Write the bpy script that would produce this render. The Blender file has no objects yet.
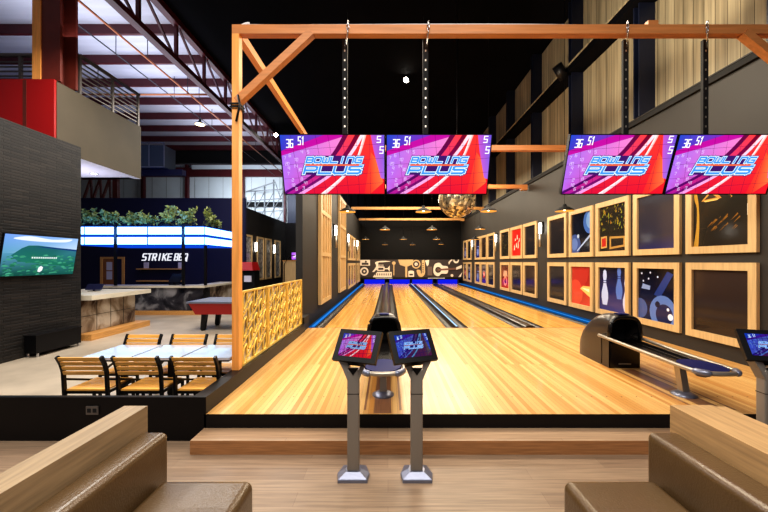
import bpy, math, random
from mathutils import Vector, Matrix
random.seed(7)
scn = bpy.context.scene
COL = scn.collection
PI = math.pi

# ------------------------------------------------------------------ camera model
F = 348.0; CX = 388.0; CY = 262.0; CAMZ = 1.53
def px(x, y, Y):                      # reference pixel + depth -> world point
    return ((x-CX)*Y/F, Y, CAMZ-(y-CY)*Y/F)
def X_(x, Y): return (x-CX)*Y/F
def Z_(y, Y): return CAMZ-(y-CY)*Y/F

cam = bpy.data.cameras.new('camera'); co = bpy.data.objects.new('camera', cam); COL.objects.link(co)
co.location = (0, 0, CAMZ); co.rotation_euler = (PI/2, 0, 0)
cam.sensor_width = 36; cam.lens = F/768*36
cam.shift_x = -(CX-384)/768; cam.shift_y = (CY-256)/768
cam.clip_start = .05; cam.clip_end = 200
scn.camera = co

# ------------------------------------------------------------------ colour / materials
def lin(c):
    c /= 255.0
    return c/12.92 if c <= .04045 else ((c+.055)/1.055)**2.4
def S(r, g, b): return (lin(r), lin(g), lin(b), 1.0)

def newmat(name):
    m = bpy.data.materials.new(name); m.use_nodes = True
    nt = m.node_tree; nt.nodes.clear()
    out = nt.nodes.new('ShaderNodeOutputMaterial')
    return m, nt, out
def N(nt, t, **kw):
    n = nt.nodes.new(t)
    for k, v in kw.items():
        if k.startswith('i_'): n.inputs[k[2:].replace('_', ' ')].default_value = v
        else: setattr(n, k, v)
    return n
def pbr(name, col, rough=.5, metal=0., noise=0., nscale=8., coat=0., bump=0., bscale=40., spec=.5, stretch=(1, 1, 1)):
    m, nt, out = newmat(name)
    b = N(nt, 'ShaderNodeBsdfPrincipled'); nt.links.new(b.outputs[0], out.inputs[0])
    b.inputs['Base Color'].default_value = col; b.inputs['Roughness'].default_value = rough
    b.inputs['Metallic'].default_value = metal; b.inputs['Coat Weight'].default_value = coat
    b.inputs['Specular IOR Level'].default_value = spec
    if noise or bump:
        tc = N(nt, 'ShaderNodeTexCoord'); mp = N(nt, 'ShaderNodeMapping'); mp.inputs['Scale'].default_value = stretch
        nt.links.new(tc.outputs['Object'], mp.inputs[0])
    if noise:
        n = N(nt, 'ShaderNodeTexNoise'); n.inputs['Scale'].default_value = nscale; n.inputs['Detail'].default_value = 6
        nt.links.new(mp.outputs[0], n.inputs['Vector'])
        r = N(nt, 'ShaderNodeValToRGB')
        r.color_ramp.elements[0].position = .3; r.color_ramp.elements[1].position = .7
        r.color_ramp.elements[0].color = tuple(max(0, c*(1-noise)) for c in col[:3])+(1,)
        r.color_ramp.elements[1].color = tuple(min(1, c*(1+noise)) for c in col[:3])+(1,)
        nt.links.new(n.outputs[0], r.inputs[0]); nt.links.new(r.outputs[0], b.inputs['Base Color'])
    if bump:
        n2 = N(nt, 'ShaderNodeTexNoise'); n2.inputs['Scale'].default_value = bscale
        nt.links.new(mp.outputs[0], n2.inputs['Vector'])
        bp = N(nt, 'ShaderNodeBump'); bp.inputs['Strength'].default_value = bump; bp.inputs['Distance'].default_value = .02
        nt.links.new(n2.outputs[0], bp.inputs['Height']); nt.links.new(bp.outputs[0], b.inputs['Normal'])
    return m
def emit(name, col, strength):
    m, nt, out = newmat(name)
    e = N(nt, 'ShaderNodeEmission'); e.inputs[0].default_value = col; e.inputs[1].default_value = strength
    nt.links.new(e.outputs[0], out.inputs[0]); return m
def art_emit(name, strength):
    m, nt, out = newmat(name)
    a = N(nt, 'ShaderNodeVertexColor', layer_name='Col')
    e = N(nt, 'ShaderNodeEmission'); e.inputs[1].default_value = strength
    nt.links.new(a.outputs[0], e.inputs[0])
    g = N(nt, 'ShaderNodeBsdfGlossy'); g.inputs[0].default_value = (.008, .008, .008, 1); g.inputs[1].default_value = .15
    ad = N(nt, 'ShaderNodeAddShader'); nt.links.new(e.outputs[0], ad.inputs[0]); nt.links.new(g.outputs[0], ad.inputs[1])
    nt.links.new(ad.outputs[0], out.inputs[0]); return m
def art_pbr(name, rough=.12, coat=.0):
    m, nt, out = newmat(name)
    a = N(nt, 'ShaderNodeVertexColor', layer_name='Col')
    b = N(nt, 'ShaderNodeBsdfPrincipled'); b.inputs['Roughness'].default_value = rough; b.inputs['Coat Weight'].default_value = coat
    nt.links.new(a.outputs[0], b.inputs['Base Color']); nt.links.new(b.outputs[0], out.inputs[0]); return m
def planks(name, c1, c2, mortar, length, width, along='Y', rough=.3, coat=0., grain=.25, msize=.004, bias=0., gscale=1., spec=.5):
    m, nt, out = newmat(name)
    b = N(nt, 'ShaderNodeBsdfPrincipled'); nt.links.new(b.outputs[0], out.inputs[0])
    b.inputs['Roughness'].default_value = rough; b.inputs['Coat Weight'].default_value = coat; b.inputs['Coat Roughness'].default_value = .12
    b.inputs['Specular IOR Level'].default_value = spec
    tc = N(nt, 'ShaderNodeTexCoord'); mp = N(nt, 'ShaderNodeMapping')
    rot = {'Y': (0, 0, PI/2), 'X': (0, 0, 0), 'Z': (0, PI/2, 0), }.get(along, (0, 0, 0))
    if along == 'ZX':      # vertical boards on a wall that faces X : u = z, v = y
        sx = N(nt, 'ShaderNodeSeparateXYZ'); cb = N(nt, 'ShaderNodeCombineXYZ')
        nt.links.new(tc.outputs['Object'], sx.inputs[0])
        nt.links.new(sx.outputs[2], cb.inputs[0]); nt.links.new(sx.outputs[1], cb.inputs[1]); nt.links.new(sx.outputs[0], cb.inputs[2])
        vec = cb.outputs[0]
    elif along == 'YX':    # courses along y on a wall that faces X
        sx = N(nt, 'ShaderNodeSeparateXYZ'); cb = N(nt, 'ShaderNodeCombineXYZ')
        nt.links.new(tc.outputs['Object'], sx.inputs[0])
        nt.links.new(sx.outputs[1], cb.inputs[0]); nt.links.new(sx.outputs[2], cb.inputs[1]); nt.links.new(sx.outputs[0], cb.inputs[2])
        vec = cb.outputs[0]
    else:
        mp.inputs['Rotation'].default_value = rot
        nt.links.new(tc.outputs['Object'], mp.inputs[0]); vec = mp.outputs[0]
    br = N(nt, 'ShaderNodeTexBrick'); br.offset = .37; br.offset_frequency = 2; br.squash = 1
    br.inputs['Color1'].default_value = c1; br.inputs['Color2'].default_value = c2; br.inputs['Mortar'].default_value = mortar
    br.inputs['Scale'].default_value = 1; br.inputs['Mortar Size'].default_value = msize; br.inputs['Mortar Smooth'].default_value = .3
    br.inputs['Bias'].default_value = bias; br.inputs['Brick Width'].default_value = length; br.inputs['Row Height'].default_value = width
    nt.links.new(vec, br.inputs['Vector'])
    m2 = N(nt, 'ShaderNodeMapping'); m2.inputs['Scale'].default_value = (1.2*gscale, 30*gscale, 1*gscale); nt.links.new(vec, m2.inputs[0])
    n = N(nt, 'ShaderNodeTexNoise'); n.inputs['Scale'].default_value = 2.; n.inputs['Detail'].default_value = 7
    nt.links.new(m2.outputs[0], n.inputs['Vector'])
    r = N(nt, 'ShaderNodeValToRGB')
    r.color_ramp.elements[0].position = .3; r.color_ramp.elements[0].color = (1-grain,)*3+(1,)
    r.color_ramp.elements[1].position = .7; r.color_ramp.elements[1].color = (1, 1, 1, 1)
    nt.links.new(n.outputs[0], r.inputs[0])
    mx = N(nt, 'ShaderNodeMixRGB', blend_type='MULTIPLY'); mx.inputs[0].default_value = 1
    nt.links.new(br.outputs[0], mx.inputs[1]); nt.links.new(r.outputs[0], mx.inputs[2])
    nt.links.new(mx.outputs[0], b.inputs['Base Color'])
    return m, nt, b, br
def wood(name, c, along=0, rough=.45, amt=.3, scale=3., coat=0.):
    st = [14, 14, 14]; st[along] = .9
    return pbr(name, c, rough, noise=amt, nscale=scale, stretch=tuple(st), coat=coat)

M = {}
M['approach'] = planks('approach_boards', S(226, 184, 118), S(196, 138, 70), S(130, 84, 40), 5.2, .05, 'Y', .32, .15, .10, .0012)[0]
M['lane'] = planks('lane_boards', S(232, 184, 98), S(206, 148, 66), S(150, 98, 40), 6.2, .05, 'Y', .22, .3, .1, .0012)[0]
M['bowlfloor'] = planks('concourse_boards', S(164, 140, 116), S(148, 124, 102), S(132, 108, 88), 1.9, .16, 'X', .40, .0, .4, .0015)[0]
M['step'] = planks('step_boards', S(186, 156, 126), S(172, 140, 110), S(130, 100, 76), 2.6, .3, 'X', .42, 0, .3, .002)[0]
M['stepface'] = wood('step_face', S(168, 120, 78), 0, .45, .25, 4)
M['brownwood'] = pbr('brown_wood', S(132, 92, 66), .3, noise=.2, nscale=6, stretch=(10, .5, 1), coat=.3)
M['concrete'] = pbr('concrete', S(176, 163, 146), .35, noise=.22, nscale=1.2)
M['black'] = pbr('black_satin', S(12, 11, 14), .4, spec=.3)
M['blackwall'] = pbr('black_painted_wall', S(13, 11, 13), .4, noise=.2, nscale=3, spec=.25)
M['blackmetal'] = pbr('black_metal', S(22, 21, 24), .35, .4)
M['matte'] = pbr('black_matte', S(10, 10, 12), .8)
M['grey'] = pbr('charcoal_wall', S(41, 38, 35), .6, noise=.1, nscale=1.5)
M['grey2'] = pbr('charcoal_wall_dark', S(20, 18, 17), .6, noise=.12, nscale=1.5)
M['darkback'] = pbr('dark_back', S(14, 13, 13), .6, spec=.2)
M['ceilblack'] = pbr('ceiling_black', S(5, 5, 10), .9, noise=.5, nscale=.6, spec=.1)
M['blueblack'] = pbr('column_blue', S(20, 26, 48), .5)
M['maroon'] = pbr('maroon_steel', S(78, 22, 28), .45, noise=.15, nscale=3)
M['redsteel'] = pbr('red_oxide_steel', S(96, 36, 26), .45, noise=.15, nscale=3)
M['red'] = pbr('red_paint', S(150, 14, 14), .4)
M['orange'] = wood('orange_timber', S(232, 160, 84), 2, .4, .14, 2)
M['orangeX'] = wood('orange_timber_long', S(196, 128, 74), 0, .4, .14, 2)
M['orangeY'] = wood('orange_timber_deep', S(222, 150, 80), 1, .4, .14, 2)
M['frame'] = wood('frame_wood', S(196, 166, 120), 2, .45, .14, 2)
M['oak'] = wood('oak_cap', S(152, 130, 100), 1, .45, .22, 3)
M['oak2'] = wood('oak_cap_light', S(184, 150, 106), 1, .45, .2, 3)
M['chairwood'] = wood('chair_wood', S(232, 166, 80), 0, .4, .38, 2.2)
M['plinth'] = wood('plinth_wood', S(206, 152, 88), 1, .45, .2, 3)
M['leather'] = pbr('brown_leather', S(92, 72, 47), .28, noise=.12, nscale=4, bump=.12, bscale=90, coat=.1)
M['steel'] = pbr('brushed_steel', S(176, 168, 156), .36, .75)
M['steelblue'] = pbr('blue_steel', S(132, 136, 154), .35, .6)
M['chrome'] = pbr('chrome', S(205, 205, 210), .2, .9)
M['hood'] = pbr('hood_plastic', S(48, 42, 40), .3, coat=.25)
M['hood2'] = pbr('hood_dark', S(14, 12, 13), .25)
M['navyplate'] = pbr('navy_plate', S(20, 28, 84), .5, spec=.1)
M['cap'] = pbr('gutter_cap', S(20, 18, 18), .28, coat=.2)
M['gutter'] = pbr('gutter_black', S(14, 13, 15), .35)
M['led'] = emit('led_blue', (.04, .3, .9, 1), .8)
M['ledspill'] = emit('led_spill', (.01, .12, .36, 1), .7)
M['ledwhite'] = emit('led_white', (.4, .65, 1., 1), 1.2)
M['pitblue'] = emit('pit_blue', (.01, .02, .9, 1), .8)
M['beige'] = planks('concrete_boards', S(186, 172, 142), S(160, 146, 118), S(84, 74, 56), 60., .21, 'ZX', .75, 0, .5, .006, 0., .22)[0]
M['stone'], _nt, _b, _br = planks('ledger_stone', S(44, 38, 35), S(18, 16, 16), S(3, 3, 3), .36, .06, 'YX', .5, 0, .45, .009, 0., .2)
bp = N(_nt, 'ShaderNodeBump'); bp.inputs['Strength'].default_value = .6; bp.inputs['Distance'].default_value = .03
_nt.links.new(_br.outputs[1], bp.inputs['Height']); bp.invert = True; _nt.links.new(bp.outputs[0], _b.inputs['Normal'])
M['ceilwhite'] = pbr('roof_lining', S(196, 196, 208), .7, noise=.1, nscale=1.2, stretch=(.3, 3, 1))
M['whitewall'] = pbr('white_cladding', S(205, 212, 216), .6, noise=.06, nscale=1)
M['concbeige'] = pbr('mezz_concrete', S(76, 68, 54), .7, noise=.1, nscale=1.2)
M['soffit'] = pbr('soffit_white', S(206, 202, 216), .6)
M['navy'] = pbr('navy_wall', S(14, 15, 54), .6)
M['navy2'] = pbr('navy_frame', S(18, 22, 60), .5)
M['canopylight'] = emit('canopy_light', (.34, .68, 1., 1), 3.4)
M['white'] = pbr('white_top', S(168, 174, 190), .2, coat=.2)
M['whitepaint'] = pbr('white_paint', S(226, 226, 228), .5)
M['counter'] = pbr('counter_top', S(220, 210, 190), .25, noise=.06, nscale=3)
M['doorwood'] = pbr('door_wood', S(150, 92, 52), .5, noise=.15, nscale=4)
M['leaf'] = pbr('leaf', S(132, 142, 76), .45, noise=.35, nscale=9)
M['stem'] = pbr('stem', S(70, 66, 40), .7)
M['gold'] = pbr('gold_lining_glow', S(240, 186, 84), .45, .1)
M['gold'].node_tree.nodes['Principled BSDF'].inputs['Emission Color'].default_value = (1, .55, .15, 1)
M['gold'].node_tree.nodes['Principled BSDF'].inputs['Emission Strength'].default_value = .35  # lining glows by itself in place of the bulb's light
M['goldpanel'] = pbr('gold_panel', S(236, 196, 96), .35, .25, noise=.25, nscale=3)
M['goldpanel2'] = pbr('gold_panel_dark', S(168, 122, 52), .32, .5, noise=.3, nscale=5)
M['mirrorpanel'] = pbr('mirror_back', S(196, 190, 182), .2, .45, noise=.7, nscale=5)
M['bulb'] = emit('bulb', (1, .8, .5, 1), 9)
M['lamp'] = emit('lamp_white', (1, .93, .8, 1), 40)
M['lampblue'] = emit('lamp_cool', (.75, .87, 1, 1), 30)
M['sconce'] = emit('sconce_glow', (1, .95, .85, 1), 9)
M['sign'] = emit('sign_letters', (.9, .92, 1, 1), .9)
M['pipe'] = pbr('copper_pipe', S(170, 106, 70), .4, .3)
M['wire'] = pbr('wire_dark', S(50, 50, 58), .5)
M['pale'] = pbr('pale_pipe', S(206, 204, 196), .4, .2)
M['screen'] = art_emit('screen_picture', 1.05)
M['screendim'] = art_emit('screen_picture_dim', .72)
M['art'] = art_pbr('picture_print', .1)
M['mural'] = art_pbr('mural_print', .5)
M['railgrey'] = pbr('rail_grey', S(104, 98, 94), .4, .4)
M['glowblue'] = emit('glow_blue', (.01, .12, 1., 1), .6)
M['columngrey'] = pbr('column_grey', S(146, 139, 130), .4, .35)
M['scaffgrey'] = pbr('scaffold_grey', S(130, 134, 138), .4, .3)
M['duct'] = pbr('duct_metal', S(78, 88, 104), .35, .6)

# marble / rusty counter front
def marble(name, a, b2, c):
    m, nt, out = newmat(name)
    b = N(nt, 'ShaderNodeBsdfPrincipled'); nt.links.new(b.outputs[0], out.inputs[0]); b.inputs['Roughness'].default_value = .2
    tc = N(nt, 'ShaderNodeTexCoord'); n = N(nt, 'ShaderNodeTexNoise'); n.inputs['Scale'].default_value = 1.7; n.inputs['Detail'].default_value = 9; n.inputs['Distortion'].default_value = .6
    nt.links.new(tc.outputs['Object'], n.inputs['Vector'])
    r = N(nt, 'ShaderNodeValToRGB'); e = r.color_ramp.elements
    e[0].position = .36; e[0].color = a; e[1].position = .64; e[1].color = c
    k = e.new(.5); k.color = b2
    nt.links.new(n.outputs[0], r.inputs[0]); nt.links.new(r.outputs[0], b.inputs['Base Color']); return m
M['marble'] = marble('stone_front', S(70, 48, 34), S(150, 132, 112), S(206, 196, 182))
M['marble2'] = marble('stone_front_grey', S(14, 15, 24), S(60, 58, 64), S(150, 148, 150))
# disco ball
def disco():
    m, nt, out = newmat('mirror_tiles')
    b = N(nt, 'ShaderNodeBsdfPrincipled'); nt.links.new(b.outputs[0], out.inputs[0]); b.inputs['Roughness'].default_value = .15; b.inputs['Metallic'].default_value = .5
    tc = N(nt, 'ShaderNodeTexCoord'); v = N(nt, 'ShaderNodeTexVoronoi'); v.inputs['Scale'].default_value = 14
    nt.links.new(tc.outputs['Object'], v.inputs['Vector'])
    r = N(nt, 'ShaderNodeValToRGB'); e = r.color_ramp.elements
    e[0].position = 0; e[0].color = S(70, 60, 50); e[1].position = 1; e[1].color = S(250, 240, 215)
    k = e.new(.4); k.color = S(150, 140, 120)
    k = e.new(.7); k.color = S(225, 200, 140)
    sp = N(nt, 'ShaderNodeSeparateColor'); nt.links.new(v.outputs['Color'], sp.inputs[0])
    nt.links.new(sp.outputs[0], r.inputs[0]); nt.links.new(r.outputs[0], b.inputs['Base Color']); return m
M['disco'] = disco()

# ------------------------------------------------------------------ mesh builder
class MB:
    def __init__(s): s.v = []; s.f = []; s.m = []; s.c = []; s.sm = []
    def face(s, pts, mi=0, col=None, smooth=False):
        b = len(s.v); s.v += [tuple(p) for p in pts]; s.f.append(tuple(range(b, b+len(pts)))); s.m.append(mi)
        s.c.append(col if isinstance(col, list) else [col or (1, 1, 1, 1)]*len(pts)); s.sm.append(smooth)
    def grid(s, rings, mi=0, closed=True, smooth=True, cap0=False, cap1=False):
        b = len(s.v); n = len(rings[0])
        for r in rings: s.v += [tuple(p) for p in r]
        for i in range(len(rings)-1):
            for j in range(n if closed else n-1):
                k = (j+1) % n
                s.f.append((b+i*n+j, b+i*n+k, b+(i+1)*n+k, b+(i+1)*n+j)); s.m.append(mi); s.c.append([(1, 1, 1, 1)]*4); s.sm.append(smooth)
        if cap0: s.f.append(tuple(b+j for j in range(n-1, -1, -1))); s.m.append(mi); s.c.append([(1, 1, 1, 1)]*n); s.sm.append(False)
        if cap1: s.f.append(tuple(b+(len(rings)-1)*n+j for j in range(n))); s.m.append(mi); s.c.append([(1, 1, 1, 1)]*n); s.sm.append(False)
    def hexa(s, p, mi=0, mis=None):     # p: 4 bottom ccw + 4 top
        F6 = [(3, 2, 1, 0), (4, 5, 6, 7), (0, 1, 5, 4), (1, 2, 6, 5), (2, 3, 7, 6), (3, 0, 4, 7)]
        b = len(s.v); s.v += [tuple(q) for q in p]
        for i, f in enumerate(F6):
            s.f.append(tuple(b+k for k in f)); s.m.append(mis[i] if mis else mi); s.c.append([(1, 1, 1, 1)]*4); s.sm.append(False)
        return s
    def box(s, x0, x1, y0, y1, z0, z1, mi=0, mis=None, bev=0):
        # mis order: bottom, top, -y, +x, +y, -x
        if bev:
            return s.rbox(x0, x1, y0, y1, z0, z1, bev, mi)
        return s.hexa([(x0, y0, z0), (x1, y0, z0), (x1, y1, z0), (x0, y1, z0), (x0, y0, z1), (x1, y0, z1), (x1, y1, z1), (x0, y1, z1)], mi, mis)
    def rbox(s, x0, x1, y0, y1, z0, z1, r, mi=0, n=4):
        # box with rounded edges all around: rings of rounded rectangles in z
        def ring(ins, z):
            rr = max(r-ins, .0005); pts = []
            for cx, cy, a0 in ((x1-r, y1-r, 0), (x0+r, y1-r, PI/2), (x0+r, y0+r, PI), (x1-r, y0+r, 1.5*PI)):
                for k in range(n+1):
                    a = a0+k*PI/2/n; pts.append((cx+rr*math.cos(a), cy+rr*math.sin(a), z))
            return pts
        rings = []
        for k in range(n+1):
            a = PI/2*k/n; rings.append(ring(r-r*math.sin(a), z0+r-r*math.cos(a)))
        for k in range(n+1):
            a = PI/2*k/n; rings.append(ring(r-r*math.cos(a), z1-r+r*math.sin(a)))
        s.grid(rings, mi, True, True, True, True); return s
    def bar(s, a, b, w, h, mi=0, up=(0, 0, 1), mis=None):
        a = Vector(a); b = Vector(b); d = (b-a).normalized(); up = Vector(up)
        if abs(d.dot(up)) > .98: up = Vector((0, 1, 0))
        r = d.cross(up).normalized(); u = r.cross(d).normalized(); r *= w/2; u *= h/2
        s.hexa([a-r-u, a+r-u, b+r-u, b-r-u, a-r+u, a+r+u, b+r+u, b-r+u], mi, mis); return s
    def tube(s, pts, r, mi=0, n=8, closed=False, caps=True):
        pts = [Vector(p) for p in pts]; rings = []
        up = Vector((0, 0, 1)); L = len(pts)
        for i, p in enumerate(pts):
            if closed: d = (pts[(i+1) % L]-pts[i-1]).normalized()
            else: d = (pts[min(i+1, L-1)]-pts[max(i-1, 0)]).normalized()
            q = up if abs(d.dot(up)) < .95 else Vector((1, 0, 0))
            a = d.cross(q).normalized(); b = a.cross(d).normalized()
            rr = r[i] if isinstance(r, (list, tuple)) else r
            rings.append([p+a*rr*math.cos(2*PI*k/n)+b*rr*math.sin(2*PI*k/n) for k in range(n)])
        if closed: rings.append(rings[0])
        s.grid(rings, mi, True, True, caps and not closed, caps and not closed); return s
    def lathe(s, prof, c=(0, 0, 0), mi=0, n=20, cap0=False, cap1=False, smooth=True):
        s.grid([[(c[0]+r*math.cos(2*PI*k/n), c[1]+r*math.sin(2*PI*k/n), c[2]+z) for k in range(n)] for r, z in prof], mi, True, smooth, cap0, cap1); return s
    def prism(s, poly, fn, d0, d1, mi=0):   # poly 2D, fn(u,v,d)->3D
        n = len(poly)
        s.face([fn(u, v, d1) for u, v in poly], mi); s.face([fn(u, v, d0) for u, v in reversed(poly)], mi)
        for i in range(n):
            (u, v), (u2, v2) = poly[i], poly[(i+1) % n]
            s.face([fn(u, v, d0), fn(u2, v2, d0), fn(u2, v2, d1), fn(u, v, d1)], mi)
        return s
    def build(s, name, mats, parent=None, loc=None, weld=False):
        me = bpy.data.meshes.new(name); me.from_pydata(s.v, [], s.f)
        if not isinstance(mats, (list, tuple)): mats = [mats]
        for m in mats: me.materials.append(M[m] if isinstance(m, str) else m)
        me.polygons.foreach_set('material_index', s.m); me.polygons.foreach_set('use_smooth', s.sm)
        if any(c[0] != (1, 1, 1, 1) for c in s.c):
            at = me.color_attributes.new('Col', 'FLOAT_COLOR', 'CORNER')
            flat = [x for f in s.c for c in f for x in c]
            at.data.foreach_set('color', flat)
        me.update()
        o = bpy.data.objects.new(name, me); COL.objects.link(o)
        if parent: o.parent = parent
        if loc: o.location = loc
        return o
def tag(o, label=None, cat=None, group=None, kind=None):
    if label: o['label'] = label
    if cat: o['category'] = cat
    if group: o['group'] = group
    if kind: o['kind'] = kind
    return o
def thing(name, label, cat, loc=(0, 0, 0), rz=0, group=None):
    o = bpy.data.objects.new(name, None); COL.objects.link(o); o.empty_display_size = .1
    o.location = loc; o.rotation_euler = (0, 0, rz); return tag(o, label, cat, group)
def struct(name, mb, mats, parent=None):
    o = mb.build(name, mats, parent)
    if not parent: o['kind'] = 'structure'
    return o
def dup(root, loc, rz=None, label=None, group=None):
    r = root.copy(); COL.objects.link(r); r.location = loc
    if rz is not None: r.rotation_euler = (0, 0, rz)
    if label: r['label'] = label
    if group: r['group'] = group
    for ch in list(root.children):
        c = ch.copy(); COL.objects.link(c); c.parent = r
        for g in ch.children:
            d = g.copy(); COL.objects.link(d); d.parent = c
    return r
ORD = ['first', 'second', 'third', 'fourth', 'fifth', 'sixth', 'seventh', 'eighth', 'ninth', 'tenth', 'eleventh', 'twelfth', 'thirteenth', 'fourteenth']

# ------------------------------------------------------------------ lettering
def arcs(): pass
G = {
 'B': [[(0, 0), (0, 1), (.85, 1), (1, .85), (1, .62), (.88, .5), (0, .5)], [(.88, .5), (1, .38), (1, .15), (.85, 0), (0, 0)]],
 'O': [[(.15, 0), (0, .15), (0, .85), (.15, 1), (.85, 1), (1, .85), (1, .15), (.85, 0), (.15, 0)]],
 'W': [[(0, 1), (0, .12), (.12, 0), (.88, 0), (1, .12), (1, 1)], [(.5, 0), (.5, .75)]],
 'L': [[(0, 1), (0, 0), (1, 0)]],
 'I': [[(.5, 0), (.5, 1)]],
 'N': [[(0, 0), (0, 1), (.85, 1), (1, .85), (1, 0)]],
 'G': [[(1, 1), (.15, 1), (0, .85), (0, .15), (.15, 0), (1, 0), (1, .48), (.5, .48)]],
 'P': [[(0, 0), (0, 1), (.85, 1), (1, .85), (1, .55), (.85, .42), (0, .42)]],
 'U': [[(0, 1), (0, .15), (.15, 0), (.85, 0), (1, .15), (1, 1)]],
 'S': [[(1, 1), (.15, 1), (0, .86), (0, .62), (.15, .5), (.85, .5), (1, .38), (1, .14), (.85, 0), (0, 0)]],
 'T': [[(0, 1), (1, 1)], [(.5, 1), (.5, 0)]],
 'R': [[(0, 0), (0, 1), (.85, 1), (1, .85), (1, .62), (.85, .48), (0, .48)], [(.5, .48), (1, 0)]],
 'K': [[(0, 0), (0, 1)], [(1, 1), (0, .48)], [(.3, .6), (1, 0)]],
 'E': [[(1, 1), (0, 1), (0, 0), (1, 0)], [(0, .5), (.85, .5)]],
 'Q': [[(.15, 0), (0, .15), (0, .85), (.15, 1), (.85, 1), (1, .85), (1, .15), (.85, 0), (.15, 0)], [(.6, .35), (1.05, -.12)]],
 '0': [[(0, 0), (0, 1), (1, 1), (1, 0), (0, 0)]], '1': [[(.2, .8), (.55, 1), (.55, 0)]],
 '2': [[(0, 1), (1, 1), (1, .5), (0, .5), (0, 0), (1, 0)]], '3': [[(0, 1), (1, 1), (1, 0), (0, 0)], [(.2, .5), (1, .5)]],
 '4': [[(0, 1), (0, .45), (1, .45)], [(1, 1), (1, 0)]], '5': [[(1, 1), (0, 1), (0, .5), (1, .5), (1, 0), (0, 0)]],
 '6': [[(1, 1), (0, 1), (0, 0), (1, 0), (1, .5), (0, .5)]], '7': [[(0, 1), (1, 1), (.5, 0)]],
 '8': [[(0, 0), (0, 1), (1, 1), (1, 0), (0, 0)], [(0, .5), (1, .5)]], '9': [[(1, 0), (1, 1), (0, 1), (0, .5), (1, .5)]],
}
def text_quads(t, x, y, w, h, th, shear=.0, gap=.25):
    """list of quads for text t in the box x..x+w, y..y+h"""
    n = len(t); adv = w/(n-gap*(n and 1)) if n > 1 else w
    cw = adv*(1-gap) if n > 1 else w
    out = []
    for i, ch in enumerate(t):
        if ch == ' ': continue
        ox = x+i*adv
        for pl in G[ch]:
            for (a, b), (c, d) in zip(pl, pl[1:]):
                p = Vector((ox+a*cw, y+b*h)); q = Vector((ox+c*cw, y+d*h))
                dr = q-p
                if dr.length < 1e-9: continue
                dr.normalize(); nn = Vector((-dr.y, dr.x))*th/2; e = dr*th/2
                quad = [p-e-nn, q+e-nn, q+e+nn, p-e+nn]
                out.append([(k.x+(k.y-y)*shear, k.y) for k in quad])
    return out

def catmull(pts, n=6, closed=False):
    out = []; L = len(pts)
    rng = range(L) if closed else range(L-1)
    for i in rng:
        g = (lambda k: pts[k % L]) if closed else (lambda k: pts[max(0, min(L-1, k))])
        p0, p1, p2, p3 = g(i-1), g(i), g(i+1), g(i+2)
        for k in range(n):
            t = k/n
            out.append(tuple(.5*((2*p1[j])+(-p0[j]+p2[j])*t+(2*p0[j]-5*p1[j]+4*p2[j]-p3[j])*t*t+(-p0[j]+3*p1[j]-3*p2[j]+p3[j])*t**3) for j in range(len(p1))))
    if not closed: out.append(tuple(pts[-1]))
    return out
def circ(cx, cy, rx, ry=None, n=20):
    ry = ry or rx
    return [(cx+rx*math.cos(2*PI*k/n), cy+ry*math.sin(2*PI*k/n)) for k in range(n)]

class Art:
    """flat print made of coloured shapes, laid on a rectangle W x H; fn(u,v,d) -> point, d = distance out of the surface"""
    def __init__(s, fn, W, H, step=.0006): s.fn = fn; s.W = W; s.H = H; s.mb = MB(); s.d = 0; s.step = step
    def _clip(s, poly, cols):
        # Sutherland-Hodgman to 0..1 square with colour interpolation
        P = [(p[0], p[1], c) for p, c in zip(poly, cols)]
        for ax, lim, sg in ((0, 0, 1), (0, 1, -1), (1, 0, 1), (1, 1, -1)):
            Q = []
            for i in range(len(P)):
                a, b = P[i-1], P[i]
                ia = (a[ax]-lim)*sg >= -1e-9; ib = (b[ax]-lim)*sg >= -1e-9
                if ia != ib:
                    t = (lim-a[ax])/(b[ax]-a[ax])
                    Q.append((a[0]+(b[0]-a[0])*t, a[1]+(b[1]-a[1])*t, tuple(x+(y-x)*t for x, y in zip(a[2], b[2]))))
                if ib: Q.append(b)
            P = Q
            if len(P) < 3: return [], []
        return [(p[0], p[1]) for p in P], [p[2] for p in P]
    def poly(s, pts, col, layer=True):
        if layer: s.d += s.step
        cols = col if isinstance(col, list) else [col]*len(pts)
        pts, cols = s._clip(pts, cols)
        if len(pts) < 3: return
        area = sum(pts[i-1][0]*pts[i][1]-pts[i][0]*pts[i-1][1] for i in range(len(pts)))
        if area < 0: pts = pts[::-1]; cols = cols[::-1]
        s.mb.face([s.fn(u*s.W, v*s.H, s.d) for u, v in pts], 0, cols)
    def strip(s, A, B, ca, cb):
        s.d += s.step
        for i in range(len(A)-1):
            t0 = i/(len(A)-1); t1 = (i+1)/(len(A)-1)
            mixc = lambda c, t: tuple(x+(y-x)*t for x, y in zip(c[0], c[1])) if isinstance(c[0], tuple) else c
            s.poly([A[i], A[i+1], B[i+1], B[i]], [mixc(ca, t0), mixc(ca, t1), mixc(cb, t1), mixc(cb, t0)], False)
    def line(s, a, b, w, col, layer=True):
        a = Vector((a[0]*s.W, a[1]*s.H)); b = Vector((b[0]*s.W, b[1]*s.H)); d = (b-a).normalized(); n = Vector((-d.y, d.x))*w/2
        s.poly([((p.x)/s.W, (p.y)/s.H) for p in (a-n, b-n, b+n, a+n)], col, layer)
    def text(s, t, x, y, w, h, th, col, shear=0, gap=.25):
        s.d += s.step
        W, H = s.W, s.H
        for q in text_quads(t, x*W, y*H, w*W, h*H, th, shear, gap): s.poly([(a/W, b/H) for a, b in q], col, False)

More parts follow.
